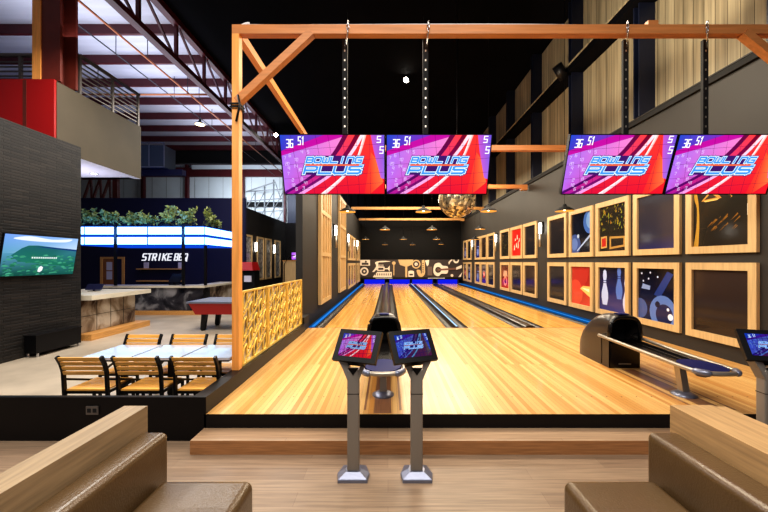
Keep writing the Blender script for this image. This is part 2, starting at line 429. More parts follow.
def bowling_screen(a, dim=False):
    k = (lambda r, g, b: S(r, g, b)) if not dim else (lambda r, g, b: S(r*.32, g*.55+14, min(255, b*.62+36)))
    a.poly([(0, 0), (1, 0), (1, 1), (0, 1)], [k(206, 20, 70), k(228, 28, 48), k(246, 64, 52), k(230, 40, 52)])
    # pink field
    a.strip(catmull([(0, 1), (0, .7), (0, .35), (0, 0)], 3), catmull([(.64, 1), (.5, .66), (.3, .32), (.06, 0)], 3), (k(150, 120, 230), k(190, 110, 230)), (k(250, 140, 205), k(180, 60, 180)))
    a.poly([(0, 1), (.62, 1), (0, .72)], [k(40, 80, 200), k(150, 40, 180), k(70, 60, 190)])
    a.poly([(.42, 1), (.62, 1), (.6, .97), (0, .66), (0, .74)], [k(190, 20, 160)]*5)
    # swooshes
    def sw(p, w, c0, c1):
        A = catmull([(p+.06, 1.), (p-.06, .68), (p-.26, .34), (p-.58, .0)], 4)
        B = catmull([(p+.06+w, 1.), (p-.06+w*1.05, .68), (p-.26+w*1.3, .34), (p-.58+w*1.8, .0)], 4)
        a.strip(A, B, (c0, c1), (c0, c1))
    sw(.545, .05, k(110, 10, 66), k(86, 12, 110))
    sw(.595, .06, k(246, 70, 76), k(170, 30, 150))
    sw(.66, .045, k(120, 8, 40), k(120, 20, 120))
    sw(.71, .035, k(255, 226, 236), k(236, 150, 220))
    a.strip(catmull([(.8, 1), (.72, .6), (.56, .28), (.36, 0)], 4), catmull([(.83, 1), (.745, .6), (.6, .28), (.42, 0)], 4), (k(255, 250, 250), k(255, 240, 250)), (k(255, 160, 150), k(255, 190, 200)))
    a.poly([(.87, .72), (.93, .58), (.99, .2), (.86, .0), (.8, .0)], [k(250, 84, 56), k(250, 116, 66), k(250, 120, 70), k(240, 56, 48), k(228, 40, 50)])
    a.poly([(.87, 1), (1, 1), (1, .26), (.965, .28), (.9, .72)], [k(190, 90, 200), k(110, 90, 210), k(160, 110, 220), k(180, 100, 210), k(200, 80, 190)])
    dk = k(70, 10, 70)
    a.d += a.step
    for (p, q) in (((.1, 1), (.17, 0)), ((.22, 1), (.3, 0)), ((.34, 1), (.42, 0)), ((.46, 1), (.53, 0)), ((.6, 1), (.64, 0)), ((.73, 1), (.75, 0)), ((.86, 1), (.86, 0)),
                   ((0, .74), (1, .86)), ((0, .5), (1, .62)), ((0, .26), (1, .38)), ((0, .06), (1, .2))):
        a.line(p, q, .0028, dk, False)
    wt = k(250, 250, 255) if not dim else S(200, 225, 255)
    lil = k(226, 200, 250) if not dim else S(120, 160, 220)
    u = a.W
    a.text('36', .055, .80, .06, .125, .0125*u/1.3, wt, .1, .35); a.text('51', .17, .845, .055, .125, .0125*u/1.3, wt, .1, .35)
    a.text('5', .93, .88, .032, .1, .0125*u/1.3, wt, .1); a.text('5', .955, .70, .032, .11, .0125*u/1.3, wt, .1)
    for t, x, y, w in (('6', .07, .64, .018), ('4', .19, .7, .018), ('5', .25, .7, .018), ('7', .02, .6, .018), ('10', .12, .57, .035), ('20', .03, .5, .035), ('9', .05, .42, .018), ('14', .11, .46, .035),
                       ('7', .04, .33, .018), ('30', .15, .4, .035), ('2', .08, .22, .018), ('8', .17, .24, .018), ('18', .07, .13, .035), ('6', .11, .06, .018), ('3', .18, .08, .018), ('41', .2, .17, .035)):
        a.text(t, x, y, w, .05, .0045*u/1.3, lil, .1)
    # logo
    white, navy = (S(225, 240, 255), S(30, 40, 120)) if not dim else (S(190, 220, 255), S(20, 26, 70))
    blue = S(70, 150, 235) if not dim else S(70, 130, 210)
    a.poly([(.215, .335), (.745, .335), (.79, .66), (.26, .66)], k(70, 30, 110))
    for th, c in ((.046, navy), (.034, white), (.019, blue)):
        a.text('BOWLING', .235, .545, .535, .085, th*u/1.3, c, .35, .24)
        a.text('PLUS', .205, .36, .55, .12, th*1.35*u/1.3, c, .35, .2)
    a.poly([(.225, .488), (.75, .488), (.756, .515), (.231, .515)], S(240, 110, 60) if not dim else S(150, 90, 110))

# ------------------------------------------------------------------ SETTING
XR = 5.29; XL = -1.85; YB = 25.2; XW = -2.0; HC = 9.0; DF = -.42; BF = -.27
YF = 3.5; YFOUL = 8.1
# floors
struct('floor', MB().box(-9, 7.5, -2.2, YF+.04, BF-.1, BF), 'bowlfloor')
struct('floor_dining', MB().box(-24, XL-.02, YF+.02, 27.2, DF-.1, DF), 'concrete')
o = MB(); o.box(X_(190, 3.25), XR, 3.25, YF, BF, -.14, 0, [1, 0, 1, 1, 1, 1]); struct('floor_step', o, ['step', 'stepface'])
o = MB()
o.box(XL, XR, YF, YFOUL, BF, 0, 0, [1, 0, 1, 1, 1, 1])
# brown strips under the two ball racks and lane dots
for cx in (-.055, 3.41):
    o.box(cx-.09, cx+.09, YF+.02, 4.95, .0, .0012, 2)
    for sgn in (-1, 1): o.box(cx+sgn*.185-.012, cx+sgn*.185+.012, YF+.1, 4.95, 0, .0012, 2)
for cx in (-.9, .9, 2.48, 4.25):
    for k in range(-3, 4):
        p = circ(cx+k*.17, 3.95, .008, n=8); o.face([(a, b, .0015) for a, b in p], 3)
        p = circ(cx+k*.17, 7.2, .01, n=8); o.face([(a, b, .0015) for a, b in p], 3)
o.box(XL, XR, YFOUL-.03, YFOUL, 0, .001, 4)
struct('floor_approach', o, ['approach', 'black', 'brownwood', 'black', 'brownwood'])
struct('floor_under_lanes', MB().box(XL-.02, XR+.02, YFOUL, 26, BF, -.12), 'matte')

# low dividing walls
o = MB(); o.box(-9, XL+.02, YF, YF+.05, BF-.14, .17); o.box(-1.97, XL+.02, YF+.05, 7.7, BF-.1, .17)
w = struct('wall_low_divider', o, 'blackwall')
# left lane wall
o = MB()
zt = 4.36
o.box(-2.16, XW, 8.15, YB+.1, DF, zt); o.box(XW, XL, 7.7, 8.15, DF, .3)
struct('wall_left', o, 'grey2')
# right wall
o = MB(); o.box(XR, XR+.28, 1.5, YB+.1, BF, 4.5); struct('wall_right', o, 'grey')
o = MB(); o.box(5.53, 5.65, 1.5, YB+.1, 4.5, HC); struct('wall_right_upper', o, 'beige')
o = MB(); o.box(XR-.05, XR+.28, 1.5, YB, 4.44, 4.56, 0); o.box(XR-.06, XR-.049, 1.5, YB, 4.54, 4.56, 1); struct('trim_1', o, ['matte', 'grey'])
o = MB(); o.box(5.1, 5.53, 1.5, YB, 6.9, 7.12, 0); o.box(5.09, 5.1, 1.5, YB, 7.07, 7.12, 1); struct('trim_2', o, ['ceilblack', 'beige'])  # beige strip paints the lit edge of the girt
for i, y in enumerate((4.6, 7.2, 9.85, 12.5, 15.15, 17.8, 20.4, 23.0)):
    o = MB(); o.box(5.2, 5.53, y, y+.03, 4.56, HC); o.box(5.34, 5.38, y+.03, y+.15, 4.56, HC); o.box(5.2, 5.53, y+.15, y+.18, 4.56, HC)
    struct('wall_right_column', o, 'blueblack')
# rear lane wall above the mural
o = MB(); o.box(XW-.1, XR+.2, YB, YB+.1, 0, 4.7); struct('wall_back', o, 'darkback')
o = MB()
for k in range(24): o.box(-6.6+k*.52, -6.6+k*.52+.2, YB+.5, YB+.56, 4.2, HC)
o.box(-6.6, 5.7, YB+.56, YB+.62, 4.0, HC); struct('wall_back_upper', o, 'ceilblack')
# ceilings
XT = -6.5
struct('ceiling', MB().box(XT, 5.7, 1.0, 26.5, HC, HC+.1), 'ceilblack')
struct('ceiling_left', MB().box(-24, XT, 1.0, 27.3, HC, HC+.1), 'ceilwhite')
for i in range(12):
    y = 9.3+i*1.62
    o = MB(); o.box(-24, XT-.1, y, y+.05, HC-.3, HC); o.box(-24, XT-.1, y-.01, y+.09, HC-.31, HC-.29)
    struct('ceiling_purlin', o, 'maroon')
# truss
o = MB(); zb, ztp = CAMZ+.95*6.5, HC-.12
for x in (-6.58, -6.42): pass
o.box(-6.6, -6.4, 4, 26.5, zb-.08, zb+.08); o.box(-6.6, -6.4, 4, 26.5, ztp-.1, ztp+.1)
for k in range(14):
    y = 4.2+k*1.62
    o.bar((-6.5, y, zb), (-6.5, y, ztp), .09, .09, 0); o.bar((-6.5, y, ztp), (-6.5, y+1.62, zb), .06, .06, 0)
struct('ceiling_truss', o, 'maroon')
# far warehouse wall
o = MB(); o.box(-24, -1.9, 27, 27.2, DF, HC)
for k in range(20): o.box(-23.8+k*1.1, -23.79+k*1.1, 26.985, 27, DF, HC, 1)
struct('wall_far', o, ['whitewall', 'concbeige'])
o = MB()
for x in (143, 187, 243, 284.5):
    xx = X_(x, 26.8); o.box(xx-.1, xx+.1, 26.7, 26.98, DF, HC)
o.box(-24, -2, 26.75, 26.98, HC-.9, HC-.2)
struct('wall_far_columns', o, 'maroon')
o = MB(); o.box(-15, -3, 26.6, 26.7, 8.8-.1, 8.8); o.box(X_(245, 26.6), X_(283, 26.6), 26.7, 26.8, Z_(206, 26.7), Z_(202, 26.7), 1)
o.box(X_(288, 26.5), -2.2, 26.4, 26.5, 3.0, 7.4, 2)
o.box(-15, -3, 26.58, 26.7, Z_(169, 26.6), Z_(165, 26.6), 0)
o.box(-15, -3, 26.62, 26.98, Z_(164, 26.6), HC-.3, 1)
o.box(-24, -6.9, 22.6, 22.9, Z_(163, 22.6), Z_(150, 22.6), 1)
struct('trim_3', o, ['whitewall', 'matte', 'blueblack'])
struct('wall_side_left', MB().box(-24.1, -24, 1, 27, DF, HC), 'concbeige')
# brick/stone walls
struct('wall_stone', MB().box(-8.0, -7.42, 4.8, 8.41, DF, 4.3), 'stone')
o = MB(); o.box(-7.6, -7.3, 17.0, 24.8, DF, 4.33); struct('wall_stone_far', o, 'stone')
struct('wall_dining_end', MB().box(-7.3, -2.17, 24.7, 24.9, DF, 4.3), 'blackwall')
# bar back wall
struct('wall_bar', MB().box(-16.5, -7.0, 17.0, 17.2, DF, Z_(198, 17)), 'navy')

# mezzanine
XM = -7.5
o = MB(); zb_, zt_ = CAMZ+.336*7.5, CAMZ+.546*7.5
ym0, ym1 = 7.5*F/(CX-57), 7.5*F/(CX-141)
o.box(-17, XM-.2, ym0, ym1, zb_, zb_+.3, 1); o.box(XM-.2, XM, ym0, ym1, zb_, zt_, 0, [1, 0, 0, 0, 0, 0])
o.box(-17, XM-.2, ym1-.2, ym1, zb_, zt_, 0, [1, 0, 0, 0, 0, 0])
struct('wall_mezzanine', o, ['concbeige', 'soffit'])
o = MB(); o.box(-12.5, XM-.01, ym0-.06, ym0-.005, zb_+.02, zt_+.02, 0); o.box(X_(27, ym0)-.03, X_(27, ym0)+.05, ym0-.066, ym0-.06, zb_+.02, zt_, 1); struct('wall_mezzanine_front', o, ['red', 'redsteel'])
o = MB(); yc = ym0+.02
xa, xb = X_(33, yc), X_(60, yc)
o.box(xa, xb, yc, yc+.06, zt_+.02, HC, 0); o.box((xa+xb)/2-.03, (xa+xb)/2+.03, yc+.06, yc+.4, zt_+.02, HC, 0); o.box(xa, xb, yc+.4, yc+.46, zt_+.02, HC, 0)
o.box(xa, xa+.19, yc-.02, yc, zt_+.02, HC, 1)
struct('wall_mezzanine_column', o, ['redsteel', 'orange'])
# light on the soffit
# railing
def railing():
    t = thing('mezzanine_railing', 'grey metal railing of horizontal bars along the mezzanine edge', 'railing', (0, 0, 0))
    yr0 = 7.5*F/(CX-82); X = XM-.06
    z0, z1 = zt_+.02, zt_+.98
    pts = [(X, yr0), (X, (yr0+ym1)/2), (X, ym1-.05)]
    for x, y in pts+[(-9.0, yr0), (-8.2, yr0), (-10.0, yr0)]:
        MB().box(x-.03, x+.03, y-.03, y+.03, z0-.1, z1).build('post', 'railgrey', t)
    o = MB(); o.box(X-.04, X+.04, yr0, ym1, z1-.04, z1+.02); o.box(-11.5, X, yr0-.04, yr0+.04, z1-.04, z1+.02); o.build('handrail', 'railgrey', t)
    o = MB()
    for k in range(7):
        z = z0+.08+k*.115
        o.box(X-.015, X+.015, yr0, ym1, z, z+.03); o.box(-11.5, X, yr0-.015, yr0+.015, z, z+.03)
    o.build('bars', 'railgrey', t)
railing()

# ------------------------------------------------------------------ LANES
DX = -.07
lanes = [(-1.416, -.35), (.35, 1.416), (1.946, 3.03), (3.73, 4.79)]
for i, (a, b) in enumerate(lanes):
    o = MB(); o.box(a+DX, b+DX, YFOUL, YB-.9, -.1, 0.0, 0)
    cx = (a+b)/2+DX
    for k in range(-3, 4):
        y = 12.8-abs(k)*.35+.6
        o.face([(cx+k*.14-.02, y-.15, .001), (cx+k*.14+.02, y-.15, .001), (cx+k*.14, y+.02, .001)], 1)
    o.build('bowling_lane', ['lane', 'brownwood'])
    tag(bpy.data.objects['bowling_lane' + ('' if i == 0 else '.%03d' % i)],
        ['polished maple bowling lane beside the slatted dark wall', 'polished maple bowling lane between the domed ball track and the white light strip',
         'polished maple bowling lane between the white light strip and the flat black cap', 'polished maple bowling lane beside the wall of framed pictures'][i], 'bowling lane', 'bowling lanes')
def gutter(x0, x1, label):
    o = MB(); n = 8; prof = []
    for k in range(n+1):
        a = PI*k/n; prof.append(((x0+x1)/2-math.cos(a)*(x1-x0)/2, -.004-.07*math.sin(a)))
    o.grid([[(x, YFOUL+.01, z) for x, z in prof], [(x, YB-.95, z) for x, z in prof]], 0, False, True)
    ob = o.build('lane_gutter', 'gutter'); tag(ob, label, 'gutter', 'lane gutters')
gutter(-1.645+DX, -1.42+DX, 'black lane gutter beside the blue light strip of the slatted wall')
gutter(-.345+DX, -.13+DX, 'black lane gutter on the slatted wall side of the domed ball track')
gutter(.13+DX, .345+DX, 'black lane gutter on the picture wall side of the domed ball track')
gutter(1.42+DX, 1.64+DX, 'black lane gutter on the slatted wall side of the white light strip')
gutter(1.72+DX, 1.94+DX, 'black lane gutter on the picture wall side of the white light strip')
gutter(3.035+DX, 3.26+DX, 'black lane gutter on the slatted wall side of the flat black cap')
gutter(3.50+DX, 3.725+DX, 'black lane gutter on the picture wall side of the flat black cap')
gutter(4.795+DX, 5.02+DX, 'black lane gutter beside the blue light strip of the picture wall')
def dome(x0, x1, h, mat, label, y0=YFOUL+.01, name='lane_divider', led=None):
    t = thing(name, label, 'lane divider', ((x0+x1)/2, y0, 0)); w = (x1-x0)/2; L = YB-.95-y0
    o = MB(); n = 10
    prof = [(-w*math.cos(PI*k/n), -.02+(h+.02)*math.sin(PI*k/n)**.6) for k in range(n+1)]
    o.grid([[(x, 0, z) for x, z in prof], [(x, L, z) for x, z in prof]], 0, False, True)
    o.face([(x, 0, z) for x, z in prof], 0)
    o.build('cover', mat, t)
    if led: MB().box(-led, led, .02, L, h-.004, h+.004).build('light_strip', 'ledwhite', t)
dome(-.13+DX, .13+DX, .16, 'cap', 'glossy black domed ball track between the first two bowling lanes')
dome(1.64+DX, 1.72+DX, .03, 'gutter', 'narrow divider with a white light strip between two gutters', led=.018)
dome(3.26+DX, 3.50+DX, .05, 'cap', 'flat black lane cap running behind the hood on the picture wall side')
# led coves along both walls
for s, lab in ((-1, 'blue glowing light cove along the foot of the slatted wall'), (1, 'blue glowing light cove along the foot of the picture wall')):
    x = XL if s < 0 else XR
    xi = -1.65+DX if s < 0 else 5.03
    t = thing('light_cove', lab, 'light', (x, YFOUL, 0))
    a, b = sorted((xi-x, 0-s*.002)); L = YB-.95-YFOUL
    MB().box(a, b, .02, L, -.05, .02).build('base_panel', 'ledspill', t)  # panel itself emits the soft blue spill of the strip
    q = (xi-x)
    MB().box(min(q, q+s*.06), max(q, q+s*.06), .02, L, .0205, .03).build('light_strip', 'led', t)

# masking unit: mural + pit
ym = YB-.75
o = MB(); xm0, xm1 = XW+.01, XR-.01
zb0, zt0 = .46, 1.70
t = thing('mural_panel', 'wide masking panel printed with beige musical instruments above the lane ends', 'mural', (xm0, ym, 0))
W_, H_ = xm1-xm0, zt0-zb0
MB().box(0, W_, .01, .25, zb0, zt0).build('panel', 'black', t)
a = Art(lambda u, v, d: (u, -d, zb0+v), W_, H_, .0015)
bg, cr, cr2, dk = S(58, 48, 46), S(238, 224, 206), S(206, 176, 128), S(24, 20, 22)
a.poly([(0, 0), (1, 0), (1, 1), (0, 1)], bg)
asp = W_/H_
def C(x, y, r, c, n=22): a.poly(circ(x, y, r/asp, r, n), c)
def R(x0, y0, x1, y1, c): a.poly([(x0, y0), (x1, y0), (x1, y1), (x0, y1)], c)
# keyboard
a.poly([(.13, .04), (.31, .04), (.31, .3), (.17, .3)], cr); R(.13, .0, .31, .05, cr)
for k in range(9): R(.15+k*.018, .1, .157+k*.018, .22, dk)
# turntable
C(.045, .33, .24, cr); C(.045, .33, .15, bg); C(.045, .33, .06, cr)
R(.005, .66, .1, .98, cr); R(.02, .7, .085, .82, bg); C(.06, .88, .06, bg)
# trumpet
a.poly([(.14, .46), (.27, .52), (.29, .66), (.29, .32), (.27, .46), (.14, .4)], cr); a.poly([(.17, .36), (.24, .36), (.24, .6), (.17, .6)], cr); a.poly([(.18, .42), (.23, .42), (.23, .54), (.18, .54)], bg)
for k in range(3): R(.185+k*.018, .58, .192+k*.018, .72, cr)
a.poly(catmull([(.12, .3), (.16, .62), (.15, .85), (.22, .93), (.3, .9), (.22, .85), (.18, .82), (.18, .6), (.14, .3)], 3), cr)
# double bass / mic
a.poly([(.37, 1), (.52, 1), (.5, .7), (.45, .58), (.39, .7)], cr2); R(.44, .0, .46, .6, cr2); C(.33, .8, .1, cr2); R(.325, .1, .335, .75, cr2)
# drum
R(.47, .02, .525, .3, cr); a.poly(circ(.497, .32, .028, .06), cr); R(.48, .1, .515, .2, bg)
# record + saxophone
C(.545, .74, .25, cr2); C(.545, .74, .18, bg); C(.545, .74, .09, cr); C(.545, .74, .03, bg)
a.poly(catmull([(.6, .95), (.625, .95), (.63, .5), (.63, .2), (.6, .02), (.565, .1), (.55, .4), (.585, .4), (.592, .2), (.6, .25)], 4), cr2)
for k in range(5): C(.612, .3+k*.12, .035, bg, 10)
a.poly([(.63, .95), (.67, .98), (.665, .7), (.65, .62)], cr)
R(.655, .1, .70, .6, S(110, 92, 84))
# guitar
a.poly(catmull([(.71, .42), (.725, .74), (.77, .82), (.8, .66), (.845, .62), (.855, .4), (.84, .2), (.79, .2), (.76, .06), (.72, .16)], 4, True), cr)
C(.757, .42, .17, bg); C(.757, .42, .1, S(90, 70, 60)); a.poly([(.757, .37), (.93, .44), (.93, .54), (.757, .47)], S(120, 84, 70)); a.poly([(.93, .42), (.985, .52), (.985, .7), (.93, .56)], cr)
C(.93, .95, .16, cr); C(.93, .99, .1, bg); C(.89, .1, .08, cr); a.poly([(.95, .02), (.99, .3), (.975, .02)], cr)
a.poly(catmull([(.86, .7), (.88, .9), (.9, .98), (.88, .99), (.855, .85)], 3), cr)
a.mb.build('print', 'mural', t)
# lower fascia with strip of lettering marks
o = MB(); o.box(0, W_, .0, .2, .3, zb0-.003)
for x0 in (.155*W_, .66*W_):
    for k in range(14): o.box(x0+k*.085, x0+k*.085+.06, -.006, -.0001, .365, .42, 1)
o.build('fascia', ['black', 'whitepaint'], t)
# pit enclosures
for i, (a_, b_) in enumerate(lanes):
    t = thing('pin_deck', ['blue lit pin pit at the end of the lane by the slatted wall', 'blue lit pin pit at the end of the second lane past the domed track',
                           'blue lit pin pit at the end of the lane past the white light strip', 'blue lit pin pit at the end of the lane by the picture wall'][i], 'pin deck', ((a_+b_)/2+DX, ym, 0), 0, 'pin pits')
    w = (b_-a_)/2+.2
    MB().box(-w, w, .201, .23, -.1, .298).build('back_curtain', 'pitblue', t)  # curtain glows itself in place of the blue pit lighting
    o = MB(); o.box(-w, -w+.02, -.15, .2, -.1, .298); o.build('side_panel', 'navy', t); o = MB(); o.box(w-.02, w, -.15, .2, -.1, .298); o.build('side_panel', 'navy', t)
    MB().box(-w+.02, w-.02, -.14, .2, -.1, -.02).build('deck', 'lane', t)

# ------------------------------------------------------------------ WOOD SLAT FRAMES on the left wall
def slat_frame(y0, y1, label):
    t = thing('wall_frame_panel', label, 'wall panel', (XW, y0, .3)); L = y1-y0; H = 3.9
    MB().box(.0, .03, .1, L-.1, .1, H-.1).build('back_panel', 'frame', t)
    for a_, b_ in ((0, .12), (L-.12, L)): MB().box(.002, .09, a_, b_, 0, H).build('upright', 'frame', t)
    for z in (0, H-.12, H*.36, H*.68): MB().box(.03, .085, .12, L-.12, z, z+.12).build('crosspiece', 'frame', t)
    o = MB()
    n = 4
    for k in range(n): yy = .12+(L-.24)*(k+.5)/n; o.box(.03, .07, yy-.06, yy+.06, .12, H-.12)
    o.build('slats', 'frame', t)
slat_frame(9.95, 11.75, 'tall pale timber slat panel at the start of the dark lane wall')
slat_frame(13.9, 15.9, 'tall pale timber slat panel farther along the dark lane wall')

# ------------------------------------------------------------------ FRAMED PICTURES
def art_content(a, kind):
    bgd = S(42, 38, 38); W, H = a.W, a.H
    sq = H/W
    def C(x, y, r, c, n=22): a.poly(circ(x, y, r*sq, r, n), c)
    if kind in ('dark', 'brown', 'blank'):
        c0, c1 = {'dark': (S(44, 40, 42), S(34, 34, 40)), 'brown': (S(60, 48, 44), S(40, 32, 30)), 'blank': (S(56, 52, 56), S(44, 44, 66))}[kind]
        a.poly([(0, 0), (1, 0), (1, 1), (0, 1)], [c1, c1, c0, c0])
        if kind == 'blank': a.poly([(0, 0), (1, 0), (1, .28), (0, .2)], [S(40, 40, 84), S(44, 46, 96), S(50, 48, 60), S(50, 48, 58)])
    elif kind == 'ballblue':
        a.poly([(0, 0), (1, 0), (1, 1), (0, 1)], S(20, 24, 40))
        C(.95, .75, .3, S(70, 110, 190)); C(1., .78, .22, S(120, 160, 220)); C(.15, .2, .28, S(60, 80, 140)); C(.14, .22, .16, S(90, 116, 180))
        a.poly([(.3, .03), (1, .4), (1, .47), (.3, .07)], S(160, 180, 220)); C(.35, .42, .05, S(170, 190, 220))
    elif kind == 'pins':
        a.poly([(0, 0), (1, 0), (1, 1), (0, 1)], [S(48, 52, 120), S(70, 66, 130), S(14, 16, 34), S(12, 14, 30)])
        def pin(cx, y0, s, c, c2):
            L = [(0, .0), (.1, .0), (.155, .2), (.15, .34), (.075, .56), (.062, .68), (.09, .8), (.07, .93), (0, .98)]
            pts = [(cx+x*s, y0+y*s) for x, y in L]+[(cx-x*s, y0+y*s) for x, y in reversed(L[1:-1])]
            a.poly(pts, c)
            for yy in (.6, .66): a.poly([(cx-.07*s, y0+yy*s), (cx+.07*s, y0+yy*s), (cx+.07*s, y0+yy*s+.02*s), (cx-.07*s, y0+yy*s+.02*s)], c2)
        pin(.75, .3, .75, S(90, 120, 200), S(30, 40, 110)); pin(.22, .12, .85, S(180, 196, 240), S(30, 40, 120)); pin(1.0, .05, .75, S(190, 200, 240), S(30, 40, 120))
    elif kind == 'ballpins':
        a.poly([(0, 0), (1, 0), (1, 1), (0, 1)], [S(24, 30, 70), S(18, 24, 56), S(8, 9, 18), S(8, 10, 20)])
        for x, y in ((.1, .9), (.3, .8), (.35, .92), (.55, .84), (.15, .75)): C(x, y, .02, S(200, 210, 240), 10)
        C(.05, .2, .2, S(70, 90, 150)); a.poly([(.45, .5), (.8, .95), (.95, .9), (.62, .45)], S(40, 60, 130))
        C(.68, .18, .32, S(90, 120, 190)); C(.72, .14, .2, S(24, 32, 80)); C(.55, .32, .06, S(20, 26, 60)); C(.88, .12, .06, S(220, 230, 255)); C(.82, .25, .03, S(220, 230, 255))
        a.poly([(.1, .6), (.34, .58), (.36, .66), (.14, .7)], S(130, 150, 200))
    elif kind == 'redball':
        a.poly([(0, 0), (1, 0), (1, 1), (0, 1)], [S(170, 44, 36), S(196, 70, 54), S(126, 30, 28), S(150, 36, 34)])
        C(.3, .95, .55, S(170, 52, 44)); C(.2, .3, .35, S(196, 74, 56)); a.poly([(.45, .42), (1, .2), (1, .5), (.6, .5)], S(255, 190, 110)); a.poly([(.5, .45), (.9, .35), (.9, .43)], S(255, 236, 190))
    elif kind == 'redsplash':
        a.poly([(0, 0), (1, 0), (1, 1), (0, 1)], [S(206, 40, 36), S(220, 60, 50), S(190, 34, 34), S(210, 50, 40)])
        for (x, y, w, h) in ((.2, .2, .1, .25), (.4, .3, .12, .2), (.6, .26, .1, .3), (.72, .5, .08, .16), (.3, .55, .1, .12), (.5, .6, .1, .2)): a.poly([(x, y), (x+w, y+.03), (x+w*.8, y+h), (x+w*.3, y+h*.8)], S(250, 220, 205))
    elif kind == 'redpins':
        a.poly([(0, 0), (1, 0), (1, 1), (0, 1)], [S(150, 36, 30), S(170, 50, 40), S(70, 40, 34), S(80, 44, 38)])
        C(.5, .3, .22, S(230, 140, 120)); C(.5, .3, .12, S(120, 20, 20)); a.poly([(.2, .5), (.8, .5), (.7, .75), (.3, .75)], S(190, 150, 130))
    elif kind == 'speckle':
        a.poly([(0, 0), (1, 0), (1, 1), (0, 1)], S(38, 36, 32)); rnd = random.Random(3)
        a.d += a.step
        for k in range(50):
            x, y, s_ = rnd.random(), rnd.random(), .015+.03*rnd.random()
            a.poly([(x, y), (x+s_, y+.3*s_), (x+.7*s_, y+s_*1.4)], S(90+60*rnd.random(), 84+40*rnd.random(), 60), False)
    elif kind == 'gold':  # lamp, foliage and gold strip: glass reflections painted into the print
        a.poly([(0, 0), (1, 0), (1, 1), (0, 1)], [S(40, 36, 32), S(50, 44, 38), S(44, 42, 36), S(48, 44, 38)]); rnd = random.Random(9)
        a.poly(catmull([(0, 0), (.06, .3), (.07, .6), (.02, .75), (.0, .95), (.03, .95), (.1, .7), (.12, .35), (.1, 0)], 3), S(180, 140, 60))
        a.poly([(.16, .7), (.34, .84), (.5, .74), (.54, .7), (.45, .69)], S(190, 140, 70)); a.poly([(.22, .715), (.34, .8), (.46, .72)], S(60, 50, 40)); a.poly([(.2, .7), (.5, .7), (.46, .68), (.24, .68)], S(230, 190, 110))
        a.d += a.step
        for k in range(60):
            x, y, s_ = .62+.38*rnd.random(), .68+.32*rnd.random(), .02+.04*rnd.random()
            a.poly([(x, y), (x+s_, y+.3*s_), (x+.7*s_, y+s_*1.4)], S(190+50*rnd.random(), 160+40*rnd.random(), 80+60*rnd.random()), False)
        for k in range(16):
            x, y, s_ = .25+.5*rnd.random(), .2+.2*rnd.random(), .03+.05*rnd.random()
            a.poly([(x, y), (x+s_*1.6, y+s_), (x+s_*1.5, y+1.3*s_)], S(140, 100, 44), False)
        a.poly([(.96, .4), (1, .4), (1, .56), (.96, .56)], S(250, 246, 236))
    elif kind == 'green_reflect':  # green and gold glass reflections painted into the dark print
        a.poly([(0, 0), (1, 0), (1, 1), (0, 1)], S(40, 38, 32)); rnd = random.Random(5)
        a.d += a.step
        for k in range(70):
            x, y, s_ = rnd.random(), .45+.5*rnd.random(), .01+.035*rnd.random()
            a.poly([(x, y), (x+s_, y+.6*s_), (x+.3*s_, y+s_*2.4)], S(120+60*rnd.random(), 120+30*rnd.random(), 50), False)
        a.poly([(.06, .06), (.3, .08), (.3, .34), (.06, .33)], S(190, 150, 90)); a.poly([(.1, .1), (.26, .11), (.26, .3), (.1, .29)], S(170, 40, 34)); a.poly([(.4, .04), (.95, .08), (.95, .3), (.4, .32)], S(170, 134, 74)); a.poly([(.46, .09), (.9, .12), (.9, .26), (.46, .27)], S(40, 38, 34))
    elif kind == 'bluenight':
        a.poly([(0, 0), (1, 0), (1, 1), (0, 1)], [S(30, 40, 120), S(40, 50, 140), S(30, 30, 44), S(30, 30, 44)]); C(.5, .3, .2, S(120, 140, 210)); a.poly([(.2, .6), (.8, .55), (.8, .62)], S(120, 130, 190))
    elif kind == 'purple':
        a.poly([(0, 0), (1, 0), (1, 1), (0, 1)], [S(60, 40, 110), S(80, 40, 100), S(40, 34, 40), S(40, 34, 40)]); C(.5, .45, .18, S(190, 60, 70)); C(.5, .45, .08, S(230, 200, 200))
cols = [(4.95, 6.13), (6.26, 7.45), (7.58, 8.8), (8.91, 10.1), (10.24, 11.45), (12.3, 13.5), (13.62, 14.9), (15.02, 16.3), (17.2, 18.4), (18.52, 19.72), (19.84, 21.04), (22., 23.15), (23.27, 24.3)]
top = ['gold', 'blank', 'green_reflect', 'ballblue', 'dark', 'dark', 'redsplash', 'speckle', 'dark', 'brown', 'bluenight', 'dark', 'bluenight']
bot = ['brown', 'ballpins', 'pins', 'redball', 'dark', 'brown', 'dark', 'redpins', 'dark', 'purple', 'bluenight', 'bluenight', 'purple']
desc = {'gold': 'print with painted gold reflections', 'speckle': 'gold flecked dark print', 'blank': 'plain dark grey blue print', 'green_reflect': 'print with painted green reflections', 'ballblue': 'pale blue ball print', 'dark': 'plain dark print',
        'redsplash': 'bright red and white print', 'brown': 'plain dark brown print', 'bluenight': 'dark blue print', 'ballpins': 'dark blue bowling ball print', 'pins': 'bowling pins print',
        'redball': 'red orange bowling print', 'redpins': 'reddish print', 'purple': 'purple and red print'}
